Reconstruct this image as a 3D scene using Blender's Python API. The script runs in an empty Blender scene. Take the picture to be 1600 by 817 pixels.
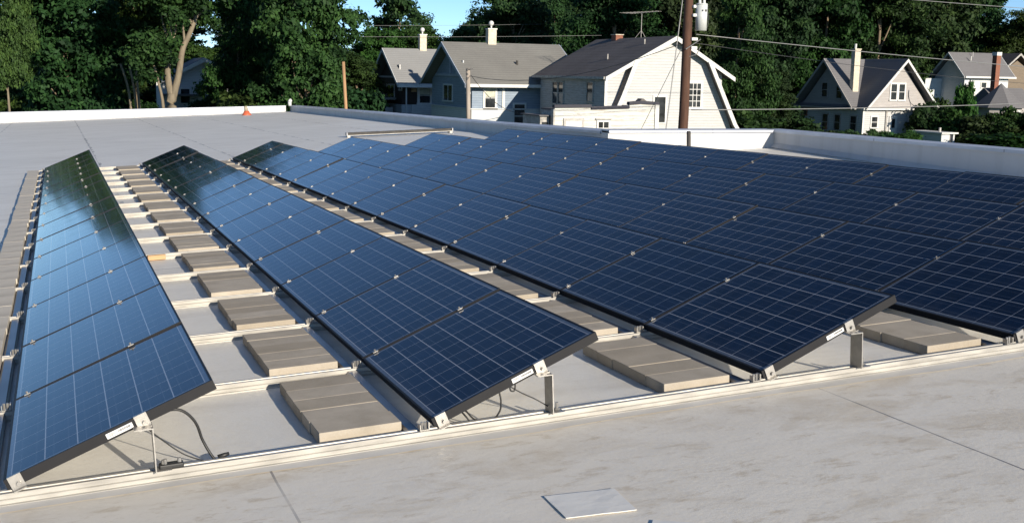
import bpy, bmesh, math, random
import numpy as np
from mathutils import Matrix, Vector

# ------------------------------------------------------------------ camera
SC = bpy.context.scene
COL = SC.collection
F_PX = 1770.9
CAM = Vector((0.35, -5.0237, 1.6207))
YAW, PITCH, ROLL_ROOF, ROLL = 0.374, 0.1644, -0.03, 0.018


def axes(yaw, pitch, roll):
    cy, sy, cp, sp = math.cos(yaw), math.sin(yaw), math.cos(pitch), math.sin(pitch)
    cr, sr = math.cos(roll), math.sin(roll)
    f = Vector((sy * cp, cy * cp, -sp))
    r = Vector((cy, -sy, 0))
    u = r.cross(f)
    return r * cr + u * sr, u * cr - r * sr, f


def mat3(r, u, f):
    return Matrix(((r.x, u.x, -f.x), (r.y, u.y, -f.y), (r.z, u.z, -f.z)))


RW = mat3(*axes(YAW, PITCH, ROLL))
RA = mat3(*axes(YAW, PITCH, ROLL_ROOF))
# the flat roof falls a few degrees for drainage: ROOF turns roof coordinates into world ones
ROOF = Matrix.Translation(CAM) @ (RW @ RA.transposed()).to_4x4() @ Matrix.Translation(-CAM)

cam_d = bpy.data.cameras.new('camera')
cam_d.sensor_width = 36.0
cam_d.lens = F_PX / 1600 * 36.0
cam_d.clip_start = 0.1
cam_d.clip_end = 5000
cam = bpy.data.objects.new('camera', cam_d)
COL.objects.link(cam)
cam.matrix_world = Matrix.Translation(CAM) @ RW.to_4x4()
SC.camera = cam

# ------------------------------------------------------------------ light
SUN_DIR = Vector((0.245, -0.925, 0.297)).normalized()
world = bpy.data.worlds.new('World')
SC.world = world
world.use_nodes = True
nt = world.node_tree
nt.nodes.clear()
sky = nt.nodes.new('ShaderNodeTexSky')
sky.sky_type = 'NISHITA'
sky.sun_disc = False
sky.sun_elevation = math.asin(SUN_DIR.z)
sky.sun_rotation = math.atan2(SUN_DIR.x, SUN_DIR.y)
sky.air_density = 0.6
sky.dust_density = 0.05
sky.ozone_density = 4.5
sky.altitude = 1500
bg = nt.nodes.new('ShaderNodeBackground')
bg.inputs['Strength'].default_value = 0.12
wo = nt.nodes.new('ShaderNodeOutputWorld')
hz = nt.nodes.new('ShaderNodeMix')          # a slightly milky morning sky
hz.data_type = 'RGBA'
hz.blend_type = 'MULTIPLY'
hz.inputs[0].default_value = 1.0
hz.inputs[7].default_value = (1.0, 0.93, 0.80, 1)
nt.links.new(sky.outputs[0], hz.inputs[6])
nt.links.new(hz.outputs[2], bg.inputs[0])
nt.links.new(bg.outputs[0], wo.inputs[0])
sun_d = bpy.data.lights.new('sun', 'SUN')
sun_d.energy = 4.3
sun_d.angle = math.radians(0.53)
sun_d.color = (1.0, 0.90, 0.75)
sun = bpy.data.objects.new('sun', sun_d)
COL.objects.link(sun)
sun.rotation_euler = SUN_DIR.to_track_quat('Z', 'Y').to_euler()
sun.location = (0, 0, 60)
SC.view_settings.view_transform = 'Standard'
SC.view_settings.look = 'None'
SC.view_settings.exposure = 0.58
SC.view_settings.gamma = 1.0
SC.view_settings.use_curve_mapping = False
SC.render.engine = 'CYCLES'
SC.cycles.max_bounces = 6
SC.cycles.caustics_reflective = False
SC.cycles.caustics_refractive = False
SC.cycles.transparent_max_bounces = 6

# ------------------------------------------------------------------ helpers
rng = random.Random(7)


def mesh_obj(name, bm, mat, parent=None, smooth=False):
    me = bpy.data.meshes.new(name)
    bmesh.ops.recalc_face_normals(bm, faces=bm.faces[:])
    if smooth:
        for f in bm.faces:
            f.smooth = True
    bm.to_mesh(me)
    bm.free()
    mats = mat if isinstance(mat, (list, tuple)) else [mat]
    for m in mats:
        me.materials.append(m)
    o = bpy.data.objects.new(name, me)
    COL.objects.link(o)
    if parent is not None:
        o.parent = parent
    return o


def tag(o, label=None, cat=None, group=None, kind=None):
    if label: o['label'] = label
    if cat: o['category'] = cat
    if group: o['group'] = group
    if kind: o['kind'] = kind
    return o


def empty(name, m=None):
    o = bpy.data.objects.new(name, None)
    o.empty_display_size = 0.3
    COL.objects.link(o)
    if m is not None:
        o.matrix_world = m
    return o


def on_roof(x, y, z=0.0):
    return ROOF @ Matrix.Translation((x, y, z))


def box(bm, x0, x1, y0, y1, z0, z1, mi=0):
    vs = [bm.verts.new(p) for p in ((x0, y0, z0), (x1, y0, z0), (x1, y1, z0), (x0, y1, z0),
                                    (x0, y0, z1), (x1, y0, z1), (x1, y1, z1), (x0, y1, z1))]
    for q in ((0, 3, 2, 1), (4, 5, 6, 7), (0, 1, 5, 4), (1, 2, 6, 5), (2, 3, 7, 6), (3, 0, 4, 7)):
        bm.faces.new([vs[i] for i in q]).material_index = mi
    return vs


def bevel(bm, w, seg=1):
    bmesh.ops.bevel(bm, geom=bm.edges[:], offset=w, segments=seg, affect='EDGES', profile=0.5)
    return bm


def prism(bm, poly, d, axis='y', a0=0.0, a1=1.0, mi=0):
    """poly of (u, v) swept along an axis from a0 to a1: u, v are the other two axes in order"""
    def P(u, v, a):
        return {'x': (a, u, v), 'y': (u, a, v), 'z': (u, v, a)}[axis]
    A = [bm.verts.new(P(u, v, a0)) for u, v in poly]
    B = [bm.verts.new(P(u, v, a1)) for u, v in poly]
    n = len(poly)
    fs = [bm.faces.new(A), bm.faces.new(B[::-1])]
    for i in range(n):
        fs.append(bm.faces.new((A[i], B[i], B[(i + 1) % n], A[(i + 1) % n])))
    for f in fs:
        f.material_index = mi
    return bm


def slab(bm, p0, p1, p2, p3, t, mi=0):
    """quad thickened downwards along its normal"""
    p = [Vector(q) for q in (p0, p1, p2, p3)]
    n = (p[1] - p[0]).cross(p[3] - p[0]).normalized()
    if n.z < 0: n = -n
    top = [bm.verts.new(q) for q in p]
    bot = [bm.verts.new(q - n * t) for q in p]
    for f in ([top[0], top[1], top[2], top[3]], bot[::-1]):
        bm.faces.new(f).material_index = mi
    for i in range(4):
        bm.faces.new((top[i], bot[i], bot[(i + 1) % 4], top[(i + 1) % 4])).material_index = mi


def tube(bm, pts, r0, r1=None, n=6, cap=True):
    r1 = r0 if r1 is None else r1
    pts = [Vector(p) for p in pts]
    rings = []
    m = len(pts)
    for i, p in enumerate(pts):
        t = (pts[min(i + 1, m - 1)] - pts[max(i - 1, 0)]).normalized()
        a = t.cross(Vector((0, 0, 1)))
        if a.length < 0.05: a = t.cross(Vector((1, 0, 0)))
        a.normalize()
        b = t.cross(a)
        r = r0 + (r1 - r0) * i / max(1, m - 1)
        rings.append([bm.verts.new(p + (a * math.cos(k * 2 * math.pi / n) + b * math.sin(k * 2 * math.pi / n)) * r) for k in range(n)])
    for A, B in zip(rings, rings[1:]):
        for k in range(n):
            bm.faces.new((A[k], A[(k + 1) % n], B[(k + 1) % n], B[k]))
    if cap:
        bm.faces.new(rings[0][::-1])
        bm.faces.new(rings[-1])


def catmull(pts, k=8):
    pts = [Vector(p) for p in pts]
    q = [pts[0]] + pts + [pts[-1]]
    out = []
    for i in range(1, len(q) - 2):
        for j in range(k):
            t = j / k
            a, b, c, d = q[i - 1], q[i], q[i + 1], q[i + 2]
            out.append(0.5 * ((2 * b) + (c - a) * t + (2 * a - 5 * b + 4 * c - d) * t * t + (3 * b - a - 3 * c + d) * t ** 3))
    out.append(pts[-1])
    return out


def sag(a, b, s, n=14):
    a, b = Vector(a), Vector(b)
    return [a.lerp(b, i / n) - Vector((0, 0, s * 4 * (i / n) * (1 - i / n))) for i in range(n + 1)]


# ------------------------------------------------------------------ materials
class NM:
    def __init__(s, name):
        s.m = bpy.data.materials.new(name)
        s.m.use_nodes = True
        s.t = s.m.node_tree
        s.b = s.t.nodes['Principled BSDF']
        s.tc = None

    def n(s, typ, **kw):
        nd = s.t.nodes.new(typ)
        for k, v in kw.items():
            if k in nd.inputs.keys() if isinstance(k, str) else False:
                nd.inputs[k].default_value = v
            else:
                setattr(nd, k, v)
        return nd

    def coord(s, kind='Object', scale=(1, 1, 1), rot=(0, 0, 0)):
        if s.tc is None: s.tc = s.n('ShaderNodeTexCoord')
        mp = s.n('ShaderNodeMapping')
        mp.inputs['Scale'].default_value = scale
        mp.inputs['Rotation'].default_value = rot
        s.t.links.new(s.tc.outputs[kind], mp.inputs[0])
        return mp.outputs[0]

    def link(s, a, b): s.t.links.new(a, b)

    def noise(s, vec, scale, detail=4, rough=0.55, dist=0.0):
        nd = s.n('ShaderNodeTexNoise')
        nd.inputs['Scale'].default_value = scale
        nd.inputs['Detail'].default_value = detail
        nd.inputs['Roughness'].default_value = rough
        nd.inputs['Distortion'].default_value = dist
        s.link(vec, nd.inputs['Vector'])
        return nd.outputs['Fac']

    def ramp(s, fac, stops):
        nd = s.n('ShaderNodeValToRGB')
        cr = nd.color_ramp
        while len(cr.elements) < len(stops): cr.elements.new(0.5)
        for e, (p, c) in zip(cr.elements, stops):
            e.position = p
            e.color = (*c, 1) if len(c) == 3 else c
        s.link(fac, nd.inputs[0])
        return nd.outputs[0]

    def mix(s, fac, a, b, blend='MIX'):
        nd = s.n('ShaderNodeMix')
        nd.data_type = 'RGBA'
        nd.blend_type = blend
        for sock, v in ((nd.inputs[0], fac), (nd.inputs[6], a), (nd.inputs[7], b)):
            if hasattr(v, 'is_linked'): s.link(v, sock)
            elif isinstance(v, (int, float)): sock.default_value = v
            else: sock.default_value = (*v, 1)
        return nd.outputs[2]

    def math(s, op, a, b=None, c=None):
        nd = s.n('ShaderNodeMath')
        nd.operation = op
        for i, v in enumerate((a, b, c)):
            if v is None: continue
            if hasattr(v, 'is_linked'): s.link(v, nd.inputs[i])
            else: nd.inputs[i].default_value = v
        return nd.outputs[0]

    def sep(s, vec):
        nd = s.n('ShaderNodeSeparateXYZ')
        s.link(vec, nd.inputs[0])
        return nd.outputs

    def bump(s, h, strength=0.3, dist=0.01):
        nd = s.n('ShaderNodeBump')
        nd.inputs['Strength'].default_value = strength
        nd.inputs['Distance'].default_value = dist
        s.link(h, nd.inputs['Height'])
        s.link(nd.outputs[0], s.b.inputs['Normal'])

    def set(s, color=None, rough=None, metal=None, spec=None, coat=None):
        for k, v in (('Base Color', color), ('Roughness', rough), ('Metallic', metal), ('Specular IOR Level', spec), ('Coat Weight', coat)):
            if v is None: continue
            if hasattr(v, 'is_linked'): s.link(v, s.b.inputs[k])
            elif isinstance(v, (int, float)): s.b.inputs[k].default_value = v
            else: s.b.inputs[k].default_value = (*v, 1)
        return s.m


def plain(name, c, rough=0.6, metal=0.0, var=0.15, scale=6.0, spec=0.5, stretch=(1, 1, 1), bump=0.0):
    m = NM(name)
    v = m.coord(scale=stretch)
    f = m.noise(v, scale, 5)
    lo = tuple(x * (1 - var) for x in c)
    hi = tuple(min(1, x * (1 + var)) for x in c)
    if bump: m.bump(m.noise(v, scale * 6, 3), bump, 0.004)
    return m.set(m.ramp(f, [(0.3, lo), (0.7, hi)]), rough, metal, spec)


def line_mask(m, val, period, width, offset=0.0):
    """1 on a line of the given width every period"""
    a = m.math('ADD', val, -offset + period * 0.5)
    a = m.math('DIVIDE', a, period)
    a = m.math('FRACT', a)
    a = m.math('SUBTRACT', a, 0.5)
    a = m.math('ABSOLUTE', a)
    return m.math('LESS_THAN', a, width / period / 2)


def siding(name, c, c2, period=0.14, wear=0.0, axis=2, rough=0.6, peel=(0.28, 0.22, 0.17)):
    m = NM(name)
    v = m.coord()
    z = m.sep(v)[axis]
    fr = m.math('FRACT', m.math('DIVIDE', z, period))
    col = m.ramp(m.noise(m.coord(scale=(0.6, 0.6, 3)), 2.2, 6), [(0.35, c2), (0.65, c)])
    if wear > 0:
        w = m.noise(m.coord(scale=(0.5, 0.5, 5)), 2.6, 8, 0.7)
        col = m.mix(m.ramp(w, [(0.62 - wear * 0.2, (0, 0, 0)), (0.68, (1, 1, 1))]), col, peel)
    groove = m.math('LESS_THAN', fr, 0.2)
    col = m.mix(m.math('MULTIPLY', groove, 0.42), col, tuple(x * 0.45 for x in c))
    m.bump(fr, 0.6, 0.02)
    return m.set(col, rough)


def shingle(name, c, c2, row=0.16):
    m = NM(name)
    v = m.coord()
    z = m.sep(v)[2]
    fr = m.math('FRACT', m.math('DIVIDE', z, row))
    br = m.noise(m.coord(scale=(3.0, 3.0, 6)), 2.0, 3, 0.8)
    big = m.noise(m.coord(scale=(0.25, 0.25, 0.25)), 2.0, 5)
    col = m.mix(0.5, m.ramp(br, [(0.3, c2), (0.7, c)]), m.ramp(big, [(0.3, c2), (0.7, c)]))
    col = m.mix(m.math('MULTIPLY', m.math('LESS_THAN', fr, 0.15), 0.35), col, tuple(x * 0.5 for x in c2))
    m.bump(fr, 0.4, 0.012)
    return m.set(col, 0.9, spec=0.15)


def make_membrane():
    m = NM('roof_membrane')
    v = m.coord()
    x, y, z = m.sep(v)
    big = m.noise(v, 0.35, 5)
    col = m.ramp(big, [(0.3, (0.74, 0.715, 0.655)), (0.7, (0.83, 0.805, 0.745))])
    fine = m.noise(v, 9, 8, 0.7)
    col = m.mix(m.ramp(fine, [(0.45, (0, 0, 0)), (0.75, (0.35, 0.35, 0.35))]), col, (0.64, 0.61, 0.55))
    # brown dirt left by dried puddles, mostly on the walked strip in front of the racks
    d1 = m.noise(m.coord(scale=(1.0, 1.7, 1), rot=(0, 0, 0.25)), 1.35, 9, 0.68, 0.5)
    front = m.ramp(m.math('MULTIPLY', y, -1.0), [(0.02, (0, 0, 0)), (0.12, (1, 1, 1))])
    st = m.mix(1.0, m.ramp(d1, [(0.53, (0, 0, 0)), (0.64, (0.6, 0.6, 0.6)), (0.72, (0.2, 0.2, 0.2))]), front, 'MULTIPLY')
    col = m.mix(st, col, (0.40, 0.31, 0.19))
    d2 = m.noise(m.coord(scale=(1.0, 2.4, 1), rot=(0, 0, 0.2)), 4.6, 10, 0.78, 0.4)
    st2 = m.mix(1.0, m.ramp(d2, [(0.54, (0, 0, 0)), (0.64, (0.85, 0.85, 0.85))]), front, 'MULTIPLY')
    col = m.mix(st2, col, (0.33, 0.24, 0.13))
    d4 = m.noise(m.coord(scale=(1.0, 3.2, 1), rot=(0, 0, 0.15)), 0.8, 7, 0.6, 0.2)
    col = m.mix(m.ramp(d4, [(0.5, (0, 0, 0)), (0.75, (0.5, 0.5, 0.5))]), col, (0.50, 0.46, 0.40))
    col = m.mix(m.math('MULTIPLY', front, 0.55), col, (0.80, 0.725, 0.60))
    # sheet seams
    sx = line_mask(m, m.math('ADD', x, m.math('MULTIPLY', m.noise(v, 1.2, 2), 0.02)), 2.93, 0.011, 1.105)
    sy = line_mask(m, m.math('ADD', y, m.math('MULTIPLY', m.noise(v, 0.7, 2), 0.05)), 9.5, 0.02, 25.0)
    sx = m.math('MULTIPLY', sx, m.math('MAXIMUM', m.math('LESS_THAN', y, -0.05), m.math('GREATER_THAN', y, 20.4)))
    brk = m.ramp(m.noise(m.coord(scale=(0.3, 0.8, 1)), 2.0, 3), [(0.4, (0.25, 0.25, 0.25)), (0.6, (1, 1, 1))])
    seam = m.mix(1.0, m.math('MAXIMUM', sx, sy), brk, 'MULTIPLY')
    col = m.mix(m.math('MULTIPLY', seam, 0.8), col, (0.1, 0.1, 0.11))
    wx = line_mask(m, m.math('ADD', x, m.math('MULTIPLY', m.noise(m.coord(scale=(1, 1.2, 1)), 1.3, 3), 0.12)), 2.93, 0.06, 1.165)
    dash = m.ramp(m.noise(m.coord(scale=(0.8, 1.1, 1)), 1.7, 3), [(0.5, (0, 0, 0)), (0.56, (0.55, 0.55, 0.55))])
    back = m.ramp(m.math('MULTIPLY', y, 0.02), [(0.1, (0, 0, 0)), (0.3, (1, 1, 1))])
    col = m.mix(m.mix(1.0, m.mix(1.0, wx, dash, 'MULTIPLY'), back, 'MULTIPLY'), col, (0.12, 0.115, 0.11))
    # faint scuffs
    d3 = m.noise(m.coord(scale=(0.5, 4, 1)), 1.6, 8, 0.75)
    col = m.mix(m.ramp(d3, [(0.64, (0, 0, 0)), (0.76, (0.5, 0.5, 0.5))]), col, (0.36, 0.36, 0.37))
    gr = m.noise(v, 26, 6, 0.8)
    col = m.mix(m.ramp(gr, [(0.66, (0, 0, 0)), (0.74, (0.35, 0.35, 0.35))]), col, (0.3, 0.25, 0.19))
    m.bump(m.math('ADD', m.noise(v, 42, 5, 0.65), m.math('MULTIPLY', m.noise(v, 2.2, 3), 3.0)), 0.16, 0.008)
    return m.set(col, m.ramp(m.noise(v, 30, 4), [(0.4, (0.42, 0.42, 0.42)), (0.7, (0.65, 0.65, 0.65))]))


def make_cells():
    """8 x 6 multicrystalline cells with white gaps and thin busbars; UV in cells"""
    m = NM('solar_cells')
    uv = m.coord('UV')
    u, v, _ = m.sep(uv)
    ob = m.coord('Object')
    gu = line_mask(m, u, 1.0, 0.024)
    gv = line_mask(m, v, 1.0, 0.036)
    # white backsheet margin around the cell field
    eu = m.math('MAXIMUM', m.math('LESS_THAN', u, 0.0), m.math('GREATER_THAN', u, 8.0))
    ev = m.math('MAXIMUM', m.math('LESS_THAN', v, 0.0), m.math('GREATER_THAN', v, 6.0))
    rim = m.math('MAXIMUM', eu, ev)
    bus = m.math('MAXIMUM', line_mask(m, v, 1.0, 0.018, 0.27), line_mask(m, v, 1.0, 0.018, 0.73))
    oi = m.n('ShaderNodeObjectInfo')
    # each cell has its own cut of silicon
    fl = m.n('ShaderNodeVectorMath')
    fl.operation = 'FLOOR'
    m.link(uv, fl.inputs[0])
    wn = m.n('ShaderNodeTexWhiteNoise')
    wn.noise_dimensions = '4D'
    m.link(fl.outputs[0], wn.inputs['Vector'])
    m.link(oi.outputs['Random'], wn.inputs['W'])
    vo = m.n('ShaderNodeTexVoronoi')
    vo.inputs['Scale'].default_value = 55
    m.link(ob, vo.inputs['Vector'])
    cry = m.sep(vo.outputs['Color'])[0]
    k = m.math('ADD', m.math('MULTIPLY', wn.outputs['Value'], 0.6), m.math('MULTIPLY', cry, 0.4))
    col = m.ramp(k, [(0.1, (0.0016, 0.0052, 0.017)), (0.9, (0.0038, 0.0128, 0.038))])
    col = m.mix(m.math('MULTIPLY', bus, 0.16), col, (0.35, 0.4, 0.5))
    col = m.mix(m.math('MULTIPLY', gu, 0.7), col, (0.42, 0.45, 0.5))
    col = m.mix(m.math('MULTIPLY', gv, 0.7), col, (0.5, 0.52, 0.56))
    col = m.mix(m.math('MULTIPLY', rim, 0.6), col, (0.12, 0.15, 0.2))
    dust = m.noise(m.coord(scale=(1, 5, 1), rot=(0, 0, 0.5)), 2.5, 7, 0.65)
    col = m.mix(m.ramp(dust, [(0.45, (0, 0, 0)), (0.8, (0.035, 0.035, 0.035))]), col, (0.4, 0.42, 0.45))
    col = m.mix(1.0, col, m.ramp(oi.outputs['Random'], [(0, (0.75, 0.8, 0.85)), (1, (1.15, 1.1, 1.05))]), 'MULTIPLY')
    m.b.inputs['Specular Tint'].default_value = (0.5, 0.72, 1.0, 1)   # blue anti-reflection coating
    low = m.math('MULTIPLY', m.ramp(v, [(0.0, (1, 1, 1)), (0.5, (0, 0, 0))]), m.noise(ob, 7, 5, 0.7))
    col = m.mix(m.math('MULTIPLY', low, 0.06), col, (0.45, 0.42, 0.36))
    return m.set(col, m.ramp(dust, [(0.3, (0.05, 0.05, 0.05)), (0.8, (0.14, 0.14, 0.14))]), spec=0.2)


def make_concrete():
    m = NM('concrete_block')
    v = m.coord()
    oi = m.n('ShaderNodeObjectInfo')
    ad = m.n('ShaderNodeVectorMath')
    ad.operation = 'ADD'
    m.link(v, ad.inputs[0])
    m.link(oi.outputs['Location'], ad.inputs[1])
    a = m.noise(ad.outputs[0], 5, 6, 0.6)
    b = m.noise(ad.outputs[0], 110, 3, 0.7)
    tone = m.ramp(oi.outputs['Random'], [(0, (0.38, 0.325, 0.25)), (1, (0.54, 0.48, 0.395))])
    col = m.mix(m.ramp(a, [(0.3, (0, 0, 0)), (0.7, (0.6, 0.6, 0.6))]), tone, (0.28, 0.24, 0.18))
    col = m.mix(m.ramp(b, [(0.5, (0, 0, 0)), (0.8, (0.4, 0.4, 0.4))]), col, (0.52, 0.49, 0.44))
    m.bump(b, 0.35, 0.004)
    return m.set(col, 0.9)


def make_leaf():
    m = NM('leaves')
    at = m.n('ShaderNodeAttribute')
    at.attribute_name = 'leafcol'
    oi = m.n('ShaderNodeObjectInfo')
    col = m.ramp(at.outputs['Fac'], [(0.0, (0.020, 0.048, 0.017)), (0.5, (0.036, 0.086, 0.025)), (1.0, (0.066, 0.14, 0.036))])
    mu = m.mix(1.0, col, oi.outputs['Color'], 'MULTIPLY')
    m.set(mu, 0.6, spec=0.15)
    tr = m.n('ShaderNodeBsdfTranslucent')
    m.link(mu, tr.inputs[0])
    ms = m.n('ShaderNodeMixShader')
    ms.inputs[0].default_value = 0.3
    out = m.t.nodes['Material Output']
    m.link(m.b.outputs[0], ms.inputs[1])
    m.link(tr.outputs[0], ms.inputs[2])
    m.link(ms.outputs[0], out.inputs['Surface'])
    return m.m


def make_glass_pane():
    m = NM('window_glass')
    v = m.coord()
    return m.set(m.ramp(m.noise(v, 1.5, 3), [(0.35, (0.012, 0.014, 0.016)), (0.7, (0.05, 0.055, 0.06))]), 0.08, spec=0.6)


def jointed(name, c, period):
    """painted metal in lengths, with dark butt joints and a little dirt"""
    m = NM(name)
    v = m.coord()
    x, y, z = m.sep(v)
    j = m.math('MAXIMUM', line_mask(m, x, period, 0.025, 0.7), line_mask(m, y, period, 0.025, 0.4))
    col = m.ramp(m.noise(v, 1.8, 6), [(0.3, tuple(a * 0.82 for a in c)), (0.7, tuple(a * 1.08 for a in c))])
    col = m.mix(m.math('MULTIPLY', j, 0.6), col, (0.15, 0.15, 0.16))
    m.bump(m.noise(v, 0.9, 3), 0.4, 0.03)
    return m.set(col, 0.42, 0.25)


def stained_wall(name, c):
    m = NM(name)
    v = m.coord()
    col = m.ramp(m.noise(v, 0.7, 4), [(0.3, tuple(a * 0.92 for a in c)), (0.7, tuple(a * 1.04 for a in c))])
    st = m.noise(m.coord(scale=(2.2, 2.2, 0.16)), 1.6, 7, 0.65)
    col = m.mix(m.ramp(st, [(0.5, (0, 0, 0)), (0.75, (0.4, 0.4, 0.4))]), col, (0.36, 0.35, 0.33))
    m.bump(m.noise(m.coord(scale=(1, 1, 0.3)), 1.1, 3), 0.35, 0.03)
    return m.set(col, 0.62)


MAT = {}
MAT['membrane'] = make_membrane()
MAT['cells'] = make_cells()
MAT['concrete'] = make_concrete()
MAT['leaf'] = make_leaf()
MAT['pane'] = make_glass_pane()
MAT['frame'] = plain('black_anodised', (0.018, 0.018, 0.02), 0.55, 0.0, 0.1, spec=0.2)
MAT['alu'] = plain('mill_aluminium', (0.44, 0.42, 0.38), 0.5, 0.3, 0.25, 5, stretch=(1, 5, 5))
MAT['steel'] = plain('stainless', (0.40, 0.385, 0.36), 0.42, 0.7, 0.15, 20)
MAT['channel'] = plain('dark_channel', (0.20, 0.205, 0.22), 0.35, 0.85, 0.2, 3)
MAT['concrete_pale'] = plain('pale_concrete', (0.56, 0.51, 0.43), 0.9, 0, 0.18, 3.0, bump=0.3)
MAT['strip'] = plain('slip_sheet', (0.66, 0.64, 0.60), 0.6, 0, 0.12, 3, bump=0.3)
MAT['white_wall'] = stained_wall('parapet_white', (0.57, 0.57, 0.565))
MAT['coping'] = jointed('coping_metal', (0.52, 0.54, 0.60), 3.05)
MAT['black'] = plain('black_plastic', (0.02, 0.02, 0.02), 0.5, 0, 0.2)
MAT['wood'] = plain('raw_wood', (0.50, 0.32, 0.17), 0.7, 0, 0.25, 4, stretch=(1, 8, 8))
MAT['grass'] = plain('grass', (0.05, 0.085, 0.025), 0.9, 0, 0.4, 0.4, bump=0.5)
MAT['brick_wall'] = plain('school_brick', (0.30, 0.20, 0.15), 0.85, 0, 0.2, 3)
MAT['bark'] = plain('bark', (0.20, 0.15, 0.10), 0.9, 0, 0.35, 5, stretch=(1, 1, 0.25), bump=0.6)
MAT['bark_pale'] = plain('pale_bark', (0.20, 0.165, 0.115), 0.9, 0, 0.3, 4, stretch=(1, 1, 0.25), bump=0.6)
MAT['wire'] = plain('wire', (0.27, 0.27, 0.27), 0.5, 0.2, 0.1)
MAT['wire_dark'] = plain('wire_dark', (0.05, 0.05, 0.055), 0.6, 0, 0.1)
MAT['trim'] = plain('white_trim', (0.66, 0.65, 0.62), 0.55, 0, 0.08, 3)
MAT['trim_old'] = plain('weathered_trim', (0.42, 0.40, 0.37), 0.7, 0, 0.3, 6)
MAT['sid_white'] = siding('white_siding', (0.57, 0.57, 0.565), (0.51, 0.51, 0.505), 0.18)
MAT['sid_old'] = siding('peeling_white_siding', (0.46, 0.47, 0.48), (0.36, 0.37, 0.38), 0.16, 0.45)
MAT['sid_shed'] = siding('shed_boards', (0.68, 0.67, 0.63), (0.62, 0.61, 0.57), 0.24, 0.62, peel=(0.36, 0.31, 0.26))
MAT['sid_blue'] = siding('blue_shingle_siding', (0.28, 0.345, 0.43), (0.22, 0.28, 0.36), 0.18)
MAT['sid_blue_pale'] = siding('pale_blue_siding', (0.42, 0.47, 0.55), (0.36, 0.41, 0.5), 0.15)
MAT['sid_tan'] = siding('tan_siding', (0.22, 0.17, 0.12), (0.18, 0.14, 0.10))
MAT['sid_brown'] = siding('dark_brown_shingle_siding', (0.036, 0.024, 0.019), (0.024, 0.017, 0.014), 0.16)
MAT['sid_grey'] = siding('grey_siding', (0.45, 0.42, 0.40), (0.39, 0.365, 0.35), 0.14)
MAT['sid_bluegrey'] = siding('pale_bluegrey_siding', (0.66, 0.68, 0.69), (0.60, 0.62, 0.63), 0.14)
MAT['tar'] = plain('tar', (0.03, 0.03, 0.045), 0.7, 0, 0.2)
MAT['backsheet'] = plain('white_backsheet', (0.80, 0.79, 0.76), 0.6, 0, 0.03)
MAT['roof_tan'] = shingle('tan_grey_shingles', (0.33, 0.33, 0.325), (0.27, 0.27, 0.265))
MAT['roof_brown'] = shingle('brown_grey_shingles', (0.25, 0.245, 0.225), (0.185, 0.18, 0.168))
MAT['roof_dark'] = shingle('dark_grey_shingles', (0.19, 0.172, 0.165), (0.115, 0.103, 0.10), 0.2)
MAT['roof_slate'] = shingle('slate_grey_shingles', (0.20, 0.195, 0.20), (0.155, 0.15, 0.155))
MAT['chim_pale'] = plain('pale_chimney', (0.62, 0.56, 0.44), 0.85, 0, 0.2, 6)
MAT['brick'] = plain('red_brick', (0.25, 0.10, 0.062), 0.85, 0, 0.3, 12)
MAT['pole'] = plain('creosote_pole', (0.085, 0.040, 0.024), 0.85, 0, 0.3, 4, stretch=(2, 2, 0.15), bump=0.5)
MAT['pole_tan'] = plain('tan_pole', (0.42, 0.25, 0.13), 0.85, 0, 0.2, 4, stretch=(2, 2, 0.15))
MAT['pole_grey'] = plain('grey_pole', (0.36, 0.31, 0.26), 0.85, 0, 0.2, 4, stretch=(2, 2, 0.15))
MAT['tank'] = plain('transformer_grey', (0.60, 0.62, 0.61), 0.45, 0.0, 0.06, 3)
MAT['porcelain'] = plain('porcelain', (0.75, 0.75, 0.72), 0.3, 0, 0.05)
MAT['orange'] = plain('orange_plastic', (0.6, 0.13, 0.06), 0.5, 0, 0.1)
MAT['tan'] = plain('tan_plastic', (0.38, 0.33, 0.24), 0.7, 0, 0.2)
MAT['sticker'] = plain('sticker', (0.75, 0.75, 0.73), 0.5, 0, 0.04)
MAT['ink'] = plain('ink', (0.08, 0.08, 0.09), 0.6, 0, 0.1)
MAT['pipe'] = plain('pipe_iron', (0.05, 0.045, 0.04), 0.7, 0, 0.3)
MAT['curtain'] = plain('curtain', (0.55, 0.55, 0.45), 0.8, 0, 0.15, 4)

# ------------------------------------------------------------------ ground
GZ = -3.8
bm = bmesh.new()
N = 24
gx = np.linspace(-1, 1, N + 1)
gv = [[bm.verts.new((math.copysign(abs(a) ** 2.2, a) * 2500, 60 + math.copysign(abs(b) ** 2.2, b) * 2500, GZ)) for b in gx] for a in gx]
for i in range(N):
    for j in range(N):
        bm.faces.new((gv[i][j], gv[i + 1][j], gv[i + 1][j + 1], gv[i][j + 1]))
tag(mesh_obj('ground', bm, MAT['grass']), kind='structure')

# ------------------------------------------------------------------ the flat roof
ZR = -0.10
RINV = ROOF.inverted()


def d_line(y):                       # foot of the long right-hand parapet, world x and z for a world y
    x = 14.45 + (15.66 - y) * 0.0635
    z = max(0.14 - (15.66 - y) * 0.025, -0.1)
    return Vector((x, y, z))


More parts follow.
